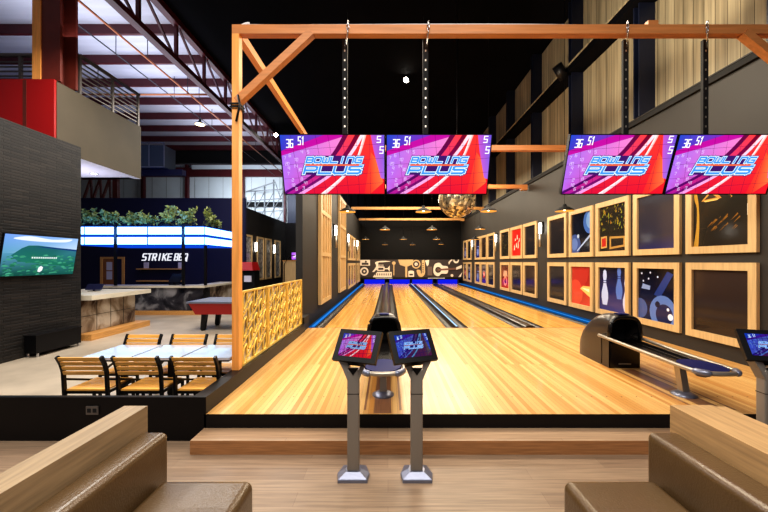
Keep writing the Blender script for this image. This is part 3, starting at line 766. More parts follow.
def picture(side, y0, y1, z0, z1, kind, label, group):
    s = 1 if side == 'R' else -1
    xw = XR-.001 if s > 0 else XW+.001
    W = y1-y0; H = z1-z0; b = .12; dp = .05
    t = thing('framed_picture', label, 'picture', (xw, y0, z0), 0, group)
    fx = lambda d: -s*d
    o = MB()
    def bx(ya, yb, za, zb, d0, d1): o.box(min(fx(d0), fx(d1)), max(fx(d0), fx(d1)), ya, yb, za, zb)
    bx(0, W, 0, b, 0, dp); bx(0, W, H-b, H, 0, dp); bx(0, b, b, H-b, 0, dp); bx(W-b, W, b, H-b, 0, dp)
    o.build('frame', 'frame', t)
    w, h = W-2*b, H-2*b
    if s > 0: a = Art(lambda u, v, d: (-.012-d, b+w-u, b+v), w, h, .0005)
    else: a = Art(lambda u, v, d: (.012+d, b+u, b+v), w, h, .0005)
    art_content(a, kind); a.mb.build('print', 'art', t)
for i, (c, tk, bk) in enumerate(zip(cols, top, bot)):
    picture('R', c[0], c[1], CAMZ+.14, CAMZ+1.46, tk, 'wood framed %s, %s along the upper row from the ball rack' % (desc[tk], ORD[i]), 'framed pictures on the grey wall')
    picture('R', c[0], c[1], CAMZ-1.28, CAMZ-.01, bk, 'wood framed %s, %s along the lower row from the ball rack' % (desc[bk], ORD[i]), 'framed pictures on the grey wall')
for i, c in enumerate(cols[8:]):
    for z0, z1, kind, row in ((CAMZ+.09, CAMZ+1.42, ['brown', 'purple', 'dark', 'brown', 'dark'][i], 'upper'), (CAMZ-1.34, CAMZ-.06, ['dark', 'brown', 'purple', 'dark', 'brown'][i], 'lower')):
        picture('L', c[0], c[1], z0, z1, kind, 'framed print on the slatted dark lane wall, %s of the %s row' % (ORD[i], row), 'framed pictures on the slatted lane wall')

# sconces
def sconce(side, y, label):
    s = 1 if side == 'R' else -1; x = XR if s > 0 else XW
    t = thing('wall_sconce', label, 'wall light', (x-s*.001, y, 2.5), 0, 'wall sconces along the lanes')
    q = lambda a, b: (min(-s*a, -s*b), max(-s*a, -s*b))
    x0, x1 = q(.0, .05); MB().box(x0, x1, -.05, .05, .02, .4).build('bracket', 'black', t)
    MB().lathe([(.045, -.45), (.045, -.005)], (-s*.1, 0, 0), 0, 12, True, True).build('lower_tube', 'steel', t)
    MB().lathe([(.04, .0), (.04, .36)], (-s*.1, 0, 0), 0, 12, True, True).build('glow_tube', 'sconce', t)
for i, y in enumerate((11.87, 16.75, 21.5)):
    sconce('R', y, 'bright tube sconce between framed pictures on the grey wall, %s from the ball rack' % ORD[i])
    sconce('L', y+(.9 if i == 0 else 0) - (0 if i else .1), 'bright tube sconce on the slatted dark lane wall, %s from the slat panel' % ORD[i])

# ------------------------------------------------------------------ TIMBER FRAME
YP = 4.42
zb_beam0, zb_beam1 = 4.40, 4.515
t = thing('timber_frame', 'orange stained timber portal frame with post, top beam and braces', 'timber frame', (0, YP, .17))
zo = -.17
px0, px1 = X_(231.5, YP-.06), X_(238.5, YP-.06)
MB().box(px0, px1, -.05, .05, 0, zb_beam0+zo).build('post', 'orange', t)
MB().box(px0, XR-.01, -.05, .05, zb_beam0+zo, zb_beam1+zo).build('top_beam', 'orangeX', t)
MB().box(XR-.16, XR-.02, -.065, .065, zo+.0, zb_beam0+zo).build('post', 'orange', t)
o = MB(); o.bar((px1-.03, -.02, Z_(103, YP)+zo), (X_(312, YP), -.02, zb_beam0+zo+.02), .09, .1, 0, (0, 1, 0)); o.build('brace', 'orangeX', t)
o = MB(); o.bar((X_(741, YP), -.02, zb_beam0+zo+.02), (XR-.1, -.02, Z_(103, YP)+zo+.3), .09, .1, 0, (0, 1, 0)); o.build('brace', 'orangeX', t)
MB().box(px1-.09, px1, .052, 4.9, zb_beam0+zo, zb_beam1+zo).build('side_beam', 'orangeY', t)
MB().box(X_(646, YP), X_(656, YP), -.04, .04, zb_beam1+zo, zb_beam1+zo+.06).build('timber_block', 'orangeX', t)
o = MB()
for z in (Z_(106, YP), Z_(109, YP)): o.tube([(px0-.01, -.075, z+zo), (px1+.015, -.075, z+zo), (px1+.015, .075, z+zo), (px0-.01, .075, z+zo)], .012, 0, 6, True)
o.tube([(px1, -.08, Z_(98, YP)+zo), (px1+.03, -.09, Z_(108, YP)+zo), (px1-.02, -.08, Z_(124, YP)+zo)], .014, 0, 6); o.build('cable_tie', 'black', t)
o = MB(); o.tube(catmull([(px0+.1, 0, zb_beam1+zo+.02), (px0+.2, 0, zb_beam1+zo+.05), (px0+.4, 0, zb_beam1+zo+.02), (1.2, 0, zb_beam1+zo+.03), (3, 0, zb_beam1+zo+.015), (XR-.2, 0, zb_beam1+zo+.02)], 6), .012, 0, 6); o.build('cable', 'whitepaint', t)
for i, (y, zc_, mt) in enumerate(((9.2, 4.53, 'orangeX'), (13.1, 4.36, 'orangeX'), (19.0, 4.46, 'plinth'), (23.9, 4.46, 'plinth'))):
    x1 = XR-.002 if y != 9.2 else XR-.4
    o = MB(); o.box(XL-.2 if y < 10 else XL-.15, XR-.06, y-.07, y+.07, zc_-.07, zc_+.07); o.box(XR-.3, XR-.06, y-.09, y+.09, zc_-.13, zc_-.07)
    tag(o.build('timber_beam', mt), 'pale timber cross beam spanning the lanes, %s behind the televisions' % ORD[i], 'beam', 'timber beams over the lanes')

# ------------------------------------------------------------------ TELEVISIONS
tv_ang = math.atan2(.245, .706)
def television(x0, x1, label):
    # bottom edge at (Y 4.56), top at Y 4.35
    W = x1-x0; H = .747
    t = thing('hanging_television', label, 'television', (x0, 4.575, CAMZ+.887), 0, 'televisions hung over the approach')
    ca, sa = math.cos(tv_ang), math.sin(tv_ang)
    up = Vector((0, -sa, ca)); nm = Vector((0, -ca, -sa))     # normal faces the player, slightly down
    P = lambda u, v, d: Vector((u, 0, 0))+up*v+nm*d
    b = .012
    o = MB(); o.hexa([P(0, 0, -.05), P(W, 0, -.05), P(W, 0, 0), P(0, 0, 0), P(0, H, -.05), P(W, H, -.05), P(W, H, 0), P(0, H, 0)]); o.build('case', 'black', t)
    o = MB()
    for u0, u1, v0, v1 in ((0, W, 0, b), (0, W, H-b, H), (0, b, b, H-b), (W-b, W, b, H-b)):
        o.hexa([P(u0, v0, .001), P(u1, v0, .001), P(u1, v0, .012), P(u0, v0, .012), P(u0, v1, .001), P(u1, v1, .001), P(u1, v1, .012), P(u0, v1, .012)])
    o.build('bezel', 'black', t)
    a = Art(lambda u, v, d: P(b+u, b+v, .002+d), W-2*b, H-2*b, .0003); bowling_screen(a); a.mb.build('screen', 'screen', t)
    MB().box(W*.35, W*.65, .0, .1, H*.2, H*.42).build('bracket', 'blackmetal', t)
television(-1.36, -.035, 'bowling score television hung at the post end of the row')
television(-.025, 1.30, 'bowling score television second in the row from the orange post')
television(2.265, 3.61, 'bowling score television third in the row from the orange post')
television(3.62, 4.965, 'bowling score television at the grey wall end of the row')
for i, x in enumerate((345, 425.5, 625, 704.5)):
    yy = 4.62; X = X_(x, yy)
    t = thing('hanging_pole', 'perforated black pole hung by chain from the timber beam, %s from the orange post' % ORD[i], 'pole', (X, yy, 2.75), 0, 'poles holding the televisions')
    o = MB(); o.box(-.035, .035, -.02, .02, 0, 1.72)
    for k in range(9): o.box(-.01, .008, -.022, -.0201, .56+k*.125, .585+k*.125, 1)
    o.build('pole', ['matte', 'steel'], t)
    o = MB()
    cdx = X*(4.335/4.62-1)+.035
    for k in range(3):
        cz = 1.655+k*.05
        ring = [(cdx+.016*math.cos(q)*(1 if k % 2 else .2), -.285+.016*math.cos(q)*(.2 if k % 2 else 1), cz+.032*math.sin(q)) for q in [2*PI*j/8 for j in range(8)]]
        o.tube(ring, .006, 0, 5, True)
    o.tube([(cdx, -.285, 1.635), (0, -.03, 1.60)], .008, 0, 5)
    o.build('chain', 'chrome', t)

# ------------------------------------------------------------------ PENDANTS / DISCO / SPOTS
def pendant(x, y, Y, r, label):
    X, _, z = px(x, y, Y)
    t = thing('pendant_lamp', label, 'pendant lamp', (X, Y, z), 0, 'pendant lamps over the lanes')
    outer = [(r, -.06), (r*.9, -.015), (r*.5, .045), (r*.25, .07), (r*.2, .13), (.02, .14)]
    inner = [(.02, .06), (r*.45, .035), (r*.86, -.022), (r, -.06)]
    o = MB(); o.lathe(outer, mi=0, n=24, cap1=True); sh = o.build('shade', 'matte', t)
    o = MB(); o.lathe(inner, mi=0, n=24); o.build('shade_lining', 'gold', sh)
    o = MB(); o.lathe([(.001, -.05), (.03, -.035), (.035, .0), (.02, .03)], n=10); o.build('bulb', 'bulb', t)
    MB().tube([(0, 0, .135), (0, 0, HC-z)], .005, 0, 5).build('cord', 'black', t)
names = ['by the slatted wall', 'over the second lane', 'over the third lane', 'by the picture wall']
for (x, y, Y, i) in ((347.5, 210, 10.4, 0), (423.5, 210, 10.6, 1), (488.5, 209.5, 10.6, 2), (564.5, 209, 9.55, 3)):
    pendant(x, y, Y, .245, 'gold lined black pendant lamp in the row behind the televisions, '+names[i])
for (x, y, Y, i) in ((385, 228.5, 16.6, 0), (432, 228.5, 16.6, 1), (480, 228, 16.6, 3)):
    pendant(x, y, Y, .25, 'gold lined black pendant lamp in the second row back, '+['over the domed track', '', '', 'by the picture wall'][i] if i != 1 else 'gold lined black pendant lamp in the second row back, over the third lane')
for (x, y, Y, i) in ((365.5, 238.5, 23.0, 0), (403.5, 238.5, 23.0, 1), (436.5, 238.5, 23.0, 2), (475, 238.5, 19.4, 3)):
    pendant(x, y, Y, .25, 'small looking black pendant lamp in the third row back, '+names[i])
for (x, y, Y, i) in ((385, 244, 24.2, 0), (412.5, 244, 24.2, 1), (441, 243.5, 24.2, 2)):
    pendant(x, y, Y, .21, 'tiny black pendant lamp in the last row before the mural, '+['over the domed track', 'over the white light strip', 'over the fourth lane'][i])

X, Y, z = px(457, 199.5, 9.6)
t = thing('disco_ball', 'large mirrored disco ball with gold and silver tiles hanging over the lanes', 'disco ball', (X, Y, z))
o = MB(); r = .51
o.lathe([(max(.004, r*math.sin(PI*k/18)), -r*math.cos(PI*k/18)) for k in range(19)], n=36, smooth=False); o.build('ball', 'disco', t)
MB().tube([(0, 0, r-.01), (0, 0, HC-z)], .015, 0, 6).build('hanger_rod', 'blackmetal', t)

def spot(x, y, Y, label, m='lamp', r=.11):
    X, _, z = px(x, y, Y)
    t = thing('ceiling_spotlight', label, 'spotlight', (X, Y, z))
    d = Vector((-X, -Y, CAMZ-z)).normalized(); q = d.to_track_quat('Z', 'Y').to_matrix()
    def lt(prof, cap0=False, cap1=False):
        o = MB(); o.lathe(prof, n=16, cap0=cap0, cap1=cap1); o.v = [tuple(q @ Vector(v)) for v in o.v]; return o
    lt([(r*.7, -.3), (r, -.25), (r, .04), (r*.9, .04)], True).build('housing', 'black', t)
    lt([(.001, .03), (r*.88, .03)]).build('lens', m, t)
    MB().box(-.02, .02, -.02, .02, .0+r*.9, HC-z).build('hanger_bracket', 'black', t)
spot(406, 80, 14.0, 'bright spotlight on the black ceiling above the second television')
spot(276, 135, 19.0, 'bright spotlight hanging near the post corner of the first television')
spot(235.5, 148, 21.0, 'cool white spotlight partly behind the orange post', 'lampblue')
# dark can light on the wall girt
t = thing('wall_spotlight', 'black can spotlight clamped on the upper wall beam', 'spotlight', (4.95, 10.0, 7.0))
o = MB(); o.tube([(-.15, -.1, .12), (.12, .0, -.18)], .14, 0, 14); o.build('can', 'black', t)
o = MB(); o.bar((0, 0, 0), (.12, 0, .0), .06, .06); o.build('bracket', 'black', t)

# ------------------------------------------------------------------ BALL RETURNS
def ball_return(cx, label):
    t = thing('ball_return', label, 'ball return', (cx, 5.02, 0), 0, 'ball returns on the approach')
    # hood : loft of rounded sections along y
    n = 18; hw = .225; rings = []
    Lh = .82
    secs = [(0, .74, 1.), (.04, .765, 1.), (.12, .775, 1.), (.28, .755, 1.), (.45, .69, .99), (.6, .585, .97), (.72, .46, .94), (.79, .34, .9), (.82, .22, .86)]
    def section(y, h, ws):
        pts = [(-hw*ws, y, 0.0)]
        for k in range(n+1):
            a_ = PI-PI*k/n
            cx_ = math.copysign(abs(math.cos(a_))**.55, math.cos(a_)); sz = abs(math.sin(a_))**.55
            bul = 1.0
            pts.append((hw*ws*cx_, y, h*.55+h*.45*sz))
        pts.append((hw*ws, y, 0.0)); return pts
    o = MB(); o.grid([section(*s_) for s_ in secs], 0, False, True)
    o.face(section(*secs[-1]), 0)
    hd = o.build('hood', 'hood', t)
    # front rim
    rim = section(0, .74, 1.)
    o = MB(); o.tube([(p[0]*.97, -.01, p[2]*.985) for p in rim if p[2] > .3], .03, 0, 8); o.v = [(v[0]*1.02, v[1], v[2]) for v in o.v]; o.build('hood_rim', 'hood2', hd)
    # front lower panel + dark mouth
    o = MB(); o.hexa([(-hw*.93, -.0, 0), (hw*.93, -.0, 0), (hw*.93, .08, 0), (-hw*.93, .08, 0), (-hw*.93, -.03, .36), (hw*.93, -.03, .36), (hw*.93, .08, .36), (-hw*.93, .08, .36)]); fp = o.build('front_panel', 'hood2', t)
    o = MB(); o.face([(p[0]*.95, .3, p[2]*.97) for p in section(0, .74, 1.)], 0); o.box(-hw*.93, hw*.93, .08, .3, .30, .33); o.build('mouth', 'matte', t)
    o = MB(); o.box(-.09, .09, -.012, -.006, .055, .07); o.build('badge', 'steel', fp)
    o = MB(); o.box(-.07, .07, .0, .12, .768, .781); o.build('top_button_panel', 'navyplate', hd)
    # side groove panel
    for s_ in (-1, 1):
        o = MB(); xx = s_*(hw+.001)
        o.tube([(xx, .02, .5), (xx, .12, .47), (xx, .17, .4), (xx, .17, .02)], .008, 0, 5); o.build('side_seam', 'hood2', hd)
    # rack
    w0, w1 = .205, .225; ye = -1.3
    path = [(-.248, .2, .435), (-.238, -.1, .425), (-w1+.005, -.7, .405), (-w1, -1.27, .395)]
    se = lambda q, p=.7: (math.copysign(abs(math.cos(q))**p, math.cos(q)), abs(math.sin(q))**p)
    end = [(-w1*se(PI*k/14)[0], -1.27-.23*se(PI*k/14)[1], .395) for k in range(1, 14)]
    right = [(-x, y, z) for x, y, z in reversed(path)]
    o = MB(); o.tube(path+end+right, .024, 0, 10); o.build('rail', 'steel', t)
    o = MB(); o.hexa([(-.15, -1.0, .345), (.15, -1.0, .345), (.15, .1, .375), (-.15, .1, .375), (-.15, -1.0, .36), (.15, -1.0, .36), (.15, .1, .39), (-.15, .1, .39)])
    for x in (-.075, .075): o.bar((x, -1.0, .365), (x, .1, .395), .02, .02, 0)
    for x in (-.165, .165): o.bar((x, -1.0, .375), (x, .1, .4), .03, .03, 0)
    o.build('ball_track', 'hood2', t)
    pl = [(.2*math.cos(a_), -1.24+.235*math.sin(a_)) for a_ in [2*PI*k/24 for k in range(24)]]
    o = MB(); o.prism(pl, lambda u, v, d: (u, v, d), .385, .412); o.build('end_plate', 'navyplate', t)
    for s_ in (-1, 1):
        o = MB(); A = [(s_*w1*se(q)[0], -1.27-.235*se(q)[1], .395) for q in [.3+.12*k for k in range(8)]]
        o.tube(A, [.02]+[.034]*6+[.02], 0, 10); o.build('bumper', 'steelblue', t)
    o = MB(); o.lathe([(.001, -.1), (.05, -.092), (.09, -.06), (.105, 0)], (0, -1.24, .383), n=18); o.build('fan_cup', 'steelblue', t)
    o = MB(); o.hexa([(-.04, -1.05, .03), (.04, -1.05, .03), (.04, -.97, .03), (-.04, -.97, .03), (-.035, -.98, .36), (.035, -.98, .36), (.035, -.9, .36), (-.035, -.9, .36)]); o.build('stand', 'steel', t)
    o = MB(); o.lathe([(.125, 0), (.125, .012), (.08, .035), (.045, .05)], (0, -1.01, 0.0), n=20, cap1=True); o.build('foot', 'steelblue', t)
ball_return(-.055, 'black hooded ball return with steel rack behind the pair of touch screen consoles')
ball_return(3.41, 'black hooded ball return with steel rack standing near the picture wall')

# ------------------------------------------------------------------ CONSOLES
def console(X, face, label, dim):
    t = thing('scoring_console', label, 'console', (X, 2.93, BF), 0, 'touch screen scoring consoles')
    o = MB()
    r0 = [(-.12, -.1), (.12, -.1), (.135, .0), (.1, .11), (-.1, .11), (-.135, 0)]
    def ring(s_, z): return [(x*s_, y*s_, z) for x, y in r0]
    o.grid([ring(1, 0), ring(1, .022), ring(.96, .028), ring(.5, .062)], 0, True, False, True, True); o.build('base', 'steelblue', t)
    o = MB(); w, d = .05, .04
    o.rbox(-w, w, -d, d, .06, .9, .012, 0); o.build('column', 'columngrey', t)
    o = MB(); o.box(-w-.001, w+.001, -d-.001, d+.001, .70, .705); o.build('column_seam', 'blackmetal', t)
    # flared head bracket
    o = MB()
    for s_ in (-1, 1):
        o.hexa([(s_*.05-.001 if s_ > 0 else -.05, -d, .84), (s_*.05 if s_ > 0 else -.005, -d, .84), (s_*.05 if s_ > 0 else -.005, d, .84), (-.05 if s_ < 0 else .049, d, .84),
                (.06 if s_ > 0 else -.13, -d+.02, .985), (.13 if s_ > 0 else -.06, -d+.02, .985), (.13 if s_ > 0 else -.06, d+.02, .985), (.06 if s_ > 0 else -.13, d+.02, .985)])
    o.hexa([(-.05, -d, .82), (.05, -d, .82), (.05, d, .82), (-.05, d, .82), (-.085, -d+.01, .9), (.085, -d+.01, .9), (.085, d+.01, .9), (-.085, d+.01, .9)])
    o.build('bracket', 'columngrey', t)
    o = MB(); o.face([(-.045, -d-.003, .92), (0, -d-.006, .86), (.045, -d-.003, .92)]); o.build('bracket_insert', 'black', t)
    # tablet
    ang = math.radians(20)*face; tilt = math.radians(36)
    ca, sa = math.cos(ang), math.sin(ang)
    R_ = Vector((ca, sa, 0)); back = Vector((-sa, ca, 0)); up = back*math.sin(tilt)+Vector((0, 0, math.cos(tilt))); nm = -(back*math.cos(tilt))+Vector((0, 0, math.sin(tilt)))
    c = Vector((-.03*face, -.01, 1.10)); W, H = .388, .28
    P = lambda u, v, dd: c+R_*(u-W/2)+up*(v-H/2)+nm*dd
    o = MB(); o.hexa([P(0, 0, -.04), P(W, 0, -.04), P(W, 0, 0), P(0, 0, 0), P(0, H, -.04), P(W, H, -.04), P(W, H, 0), P(0, H, 0)]); tab = o.build('tablet', 'black', t)
    o = MB(); o.hexa([P(W*.3, -.0, -.1), P(W*.7, -.0, -.1), P(W*.7, .0, -.041), P(W*.3, .0, -.041), P(W*.35, H*.5, -.1), P(W*.65, H*.5, -.1), P(W*.65, H*.5, -.041), P(W*.35, H*.5, -.041)]); o.build('tablet_mount', 'blackmetal', t)
    bu, bv = .045, .04
    a = Art(lambda u, v, dd: P(bu+u, bv+v, .001+dd), W-2*bu, H-2*bv, .0002); bowling_screen(a, dim); a.mb.build('screen', 'screendim' if not dim else 'screen', tab)
console(-.29, -1, 'steel scoring console with red lit touch screen', False)
console(.24, 1, 'steel scoring console with blue lit touch screen', True)
console(3.185, -1, 'steel scoring console standing behind the double oak sofa cap', True)

# ------------------------------------------------------------------ SOFAS
def sofa(side):
    if side < 0:
        t = thing('bench_sofa', 'brown leather bench sofa with oak capped back on the slatted wall side', 'sofa', (0, 0, BF))
        xs = dict(w0=-1.742, w1=-1.588, b1=-1.41, s1=-.828)
    else:
        t = thing('bench_sofa', 'brown leather bench sofa with wide double oak cap on the ball rack side', 'sofa', (0, 0, BF))
        xs = dict(w0=X_(670, 2.3), w1=X_(712, 2.3), b1=X_(649, 2.25)-.025, s1=X_(565, 2.17)-.025)
    y0 = -.7
    if side < 0:
        MB().box(xs['w0'], xs['w1'], y0, 2.3, 0, .85).build('back_board', 'oak', t)
    else:
        MB().box(xs['w0'], xs['w1'], y0, 2.3, 0, .855).build('back_board', 'oak2', t)
        MB().box(xs['w1']+.012, xs['w1']+.085, y0, 2.3, 0, .845).build('back_board', 'oak2', t)
    a, b = sorted((xs['w1'] if side < 0 else xs['w0'], xs['b1']))
    MB().rbox(a+.001, b, y0, 2.25, .05, .712, .04).build('backrest', 'leather', t)
    a, b = sorted((xs['b1'], xs['s1']))
    MB().rbox(a+.002, b-.002, y0, 2.17, .06, .452, .05).build('seat', 'leather', t)
    MB().box(a+.04, b-.04, y0+.04, 2.1, 0, .062).build('plinth', 'black', t)
sofa(-1); sofa(1)

# ------------------------------------------------------------------ DINING
o = thing('wall_outlet', 'small black socket plate on the low black wall', 'socket', (X_(93, 3.5), 3.498, Z_(410, 3.5)))
MB().box(-.06, .06, -.012, 0, -.042, .042).build('plate', 'railgrey', o)
o2 = MB()
for x in (-.028, .028): o2.box(x-.018, x+.018, -.015, -.012, -.02, .02)
o2.build('outlets', 'matte', o)
def table(x0, x1, label):
    t = thing('dining_table', label, 'table', ((x0+x1)/2, 4.7, DF), 0, 'white dining tables behind the low wall'); w = (x1-x0)/2
    MB().box(-w, w, -.34, .34, .72, .75).build('tabletop', 'white', t)
    MB().box(-w+.02, w-.02, -.32, .32, .695, .719).build('edge_frame', 'black', t)
    MB().box(-.03, .03, -.03, .03, .02, .695).build('pedestal', 'black', t)
    o = MB(); o.box(-.1, .1, -.1, .1, 0, .02); o.build('foot', 'black', t)
table(-3.86, -3.255, 'white topped table at the stone wall end of the dining row')
table(-3.225, -2.625, 'white topped table in the middle of the dining row')
table(-2.595, -1.985, 'white topped table at the orange post end of the dining row')
def chair(label):
    t = thing('dining_chair', label, 'chair', (0, 0, DF), 0, 'slatted dining chairs')
    w = .255
    # back at y=0, seat runs to y=+.42
    for k in range(3): pass
    o = MB()
    for k in range(3): o.box(-w+.02, w-.02, .02+k*.145, .02+k*.145+.135, .425, .445)
    o.build('seat', 'chairwood', t)
    for s_ in (-1, 1):
        # rear leg continues as curved back upright
        pts = [(s_*w, .03, 0), (s_*w, .02, .3), (s_*w, .01, .5), (s_*w, .0, .66), (s_*w, -.03, .76), (s_*w, -.08, .855)]
        o = MB()
        for p, q in zip(pts, pts[1:]): o.bar(p, q, .028, .04, 0, (0, 1, 0))
        o.build('leg', 'black', t)
        o = MB(); o.bar((s_*w, .43, 0), (s_*w, .43, .425), .028, .028); o.build('leg', 'black', t)
        o = MB(); o.bar((s_*w, .03, .41), (s_*w, .43, .41), .025, .03); o.bar((s_*w, .03, .56), (s_*w, .43, .42), .02, .025); o.build('side_rail', 'black', t)
    for i, (z, y) in enumerate(((.645, .0), (.705, -.015), (.765, -.035), (.825, -.065))):
        o = MB(); o.hexa([(-w+.014, y-.012, z-.022), (w-.014, y-.012, z-.022), (w-.014, y+.012, z-.022), (-w+.014, y+.012, z-.022),
                          (-w+.014, y-.028, z+.022), (w-.014, y-.028, z+.022), (w-.014, y-.004, z+.022), (-w+.014, y-.004, z+.022)]); o.build('back_slat', 'chairwood', t)
    o = MB(); o.box(-w, w, .42, .44, .39, .42); o.box(-w, w, .02, .04, .39, .42); o.build('seat_frame', 'black', t)
    return t
c0 = chair('wooden slat chair with black frame, back to the low wall, stone wall end')
c0.location = (-3.57, 4.1, DF)
dup(c0, (-2.93, 4.1, DF), 0, 'wooden slat chair with black frame, back to the low wall, middle of three')
dup(c0, (-2.255, 4.1, DF), 0, 'wooden slat chair with black frame, back to the low wall, orange post end')
for i, x in enumerate((-3.69, -3.0, -2.34)):
    dup(c0, (x, 5.20, DF), PI, 'wooden slat chair on the far side of the white tables, '+['stone wall end', 'middle of three', 'orange post end'][i])

# gold lattice screens
def lattice(y0, y1, label):
    t = thing('lattice_screen', label, 'screen', (-1.91, y0, .17), 0, 'gold lattice screens'); L = y1-y0; H = .98
    o = MB(); o.box(-.02, .02, 0, .025, 0, H); o.box(-.02, .02, L-.025, L, 0, H); o.box(-.02, .02, .025, L-.025, 0, .025); o.box(-.02, .02, .025, L-.025, H-.025, H); o.build('frame', 'goldpanel', t)
    MB().box(-.018, -.012, .026, L-.026, .026, H-.026).build('backing', 'mirrorpanel', t)
    o = MB(); o2 = MB()
    nx, nz = 5, 5; dy = (L-.06)/nx; dz = (H-.06)/nz
    for i in range(nx):
        for k in range(nz):
            yc = .03+dy*(i+.5); zc = .03+dz*(k+.5)
            q = o if (i+k) % 2 else o2
            # leaf-shaped loop
            p = [(-.004 if 0 else .0, yc+dy*.5*math.cos(a_)*(.62+.38*abs(math.sin(a_))), zc+dz*.62*math.sin(a_)+dy*.35*math.cos(a_)) for a_ in [2*PI*j/14 for j in range(14)]]
            p = [(.0, max(.02, min(L-.02, b)), max(.02, min(H-.02, c))) for _, b, c in p]
            if (i+k) % 2 == 0: q.tube(p, .015, 0, 5, True)
            if (i+k) % 2: q.bar((.0, yc-dy*.45, zc-dz*.25), (.0, yc+dy*.45, zc+dz*.3), .012, .02)
    o.build('lattice', 'goldpanel', t); o2.build('lattice', 'goldpanel', t)
lattice(4.52, 5.5, 'gold lattice screen on the low wall right against the orange post')
lattice(5.52, 6.55, 'gold lattice screen in the middle of the low wall')
lattice(6.57, 7.66, 'gold lattice screen on the low wall against the dark lane wall')

# stone wall TV
def wall_tv():
    xw = -7.42; y0, y1 = 6.55, 8.12; H = .85; W = y1-y0; z0 = 1.24
    t = thing('wall_mounted_television', 'television showing a green coastal landscape on the dark stone wall', 'television', (xw, y0, z0))
    an = math.radians(9); up = Vector((math.sin(an), 0, math.cos(an))); nm = Vector((math.cos(an), 0, -math.sin(an)))
    P = lambda u, v, d: Vector((.07, u, 0))+up*v+nm*d
    o = MB(); o.hexa([P(0, 0, -.04), P(0, 0, 0), P(W, 0, 0), P(W, 0, -.04), P(0, H, -.04), P(0, H, 0), P(W, H, 0), P(W, H, -.04)]); o.build('case', 'black', t)
    b = .012
    a = Art(lambda u, v, d: P(b+u, b+v, .001+d), W-2*b, H-2*b, .0004)
    sky, sky2, sea = S(150, 186, 236), S(226, 234, 250), S(100, 160, 190)
    a.poly([(0, .55), (1, .6), (1, 1), (0, 1)], [sea, S(200, 220, 240), sky, S(120, 160, 230)])
    a.poly(catmull([(.1, .9), (.3, .98), (.6, .93), (.9, .97), (.8, .88), (.4, .86)], 4, True), sky2)
    a.poly([(0, 0), (1, 0), (1, .6), (0, .55)], [S(20, 74, 66), S(24, 86, 78), S(70, 150, 150), S(90, 150, 180)])
    a.poly([(.1, .5), (.22, .68), (.3, .75), (.42, .76), (.7, .72), (1, .68), (1, .2), (.5, .3), (.2, .35)], [S(40, 110, 110), S(36, 104, 104), S(40, 110, 96), S(36, 100, 90), S(40, 100, 110), S(60, 120, 140), S(26, 100, 84), S(34, 120, 90), S(40, 120, 100)])
    a.poly([(.35, .73), (1, .64), (1, .69), (.6, .73)], S(28, 66, 120))
    rnd = random.Random(2)
    a.d += a.step
    for k in range(150):
        x, y = rnd.random(), rnd.random()*.5; s_ = .02+.03*rnd.random()
        g = rnd.random()
        a.poly([(x, y), (x+s_*1.6, y+.01), (x+s_, y+s_), (x+.2*s_, y+s_*.7)], S(30+50*g, 100+70*g, 76+60*g), False)
    a.d += a.step
    for k in range(12): a.poly([(.36+k*.03, .43), (.378+k*.03, .43), (.378+k*.03, .47), (.36+k*.03, .47)], S(235, 245, 245), False)
    a.poly([(.46, .1), (.49, .08), (.52, .12), (.53, .2), (.5, .24), (.47, .2)], S(236, 240, 244))
    a.mb.build('screen', 'screen', t)
    MB().box(.0, .05, W*.35, W*.65, H*.2, H*.7).build('wall_bracket', 'black', t)
wall_tv()
t = thing('low_bench_cabinet', 'low black cabinet on short legs at the foot of the stone wall', 'cabinet', (-7.3, 7.08, DF))
MB().box(-.1, .14, 0, 1.04, .08, .43).build('body', 'black', t)
MB().box(-.11, .15, -.01, 1.05, .431, .455).build('top', 'blackmetal', t)
for y in (.05, .99):
    for x in (-.08, .12): MB().box(x-.015, x+.015, y-.015, y+.015, 0, .08).build('leg', 'chrome', t)

# bar counter nearest
def counter_near():
    t = thing('bar_counter', 'stone fronted bar counter with pale top next to the stone wall', 'counter', (-7.67, 8.7, DF))
    L = 2.0
    MB().box(-1.6, 0, .0, L-.15, .16, 1.0).build('front', 'marble', t)
    MB().box(-1.7, .35, -.1, L+.05, 1.0, 1.12).build('countertop', 'counter', t)
    MB().box(-1.6, .34, -.1, L+.02, 0, .155).build('plinth', 'plinth', t)
    o = MB()
    for k in range(1, 4): o.box(.0, .004, k*.46, k*.46+.012, .16, 1.)
    o.box(.0, .004, 0, L-.15, .57, .58); o.build('joints', 'black', t)
counter_near()
def counter_far():
    t = thing('bar_counter', 'grey stone bar counter under the lit blue canopy', 'counter', (-7.6, 12.9, DF))
    MB().box(-3.2, .75, 0, .5, .15, 1.0).build('front', 'marble2', t)
    MB().box(.25, .75, .5, 2.4, .15, 1.0).build('side', 'marble', t)
    o = MB(); o.box(-3.3, .85, -.12, .6, 1.0, 1.08); o.box(.2, .85, .6, 2.5, 1.0, 1.08); o.build('countertop', 'counter', t)
    o = MB(); o.box(-3.2, .78, -.1, .5, 0, .15); o.build('plinth', 'plinth', t)
counter_far()
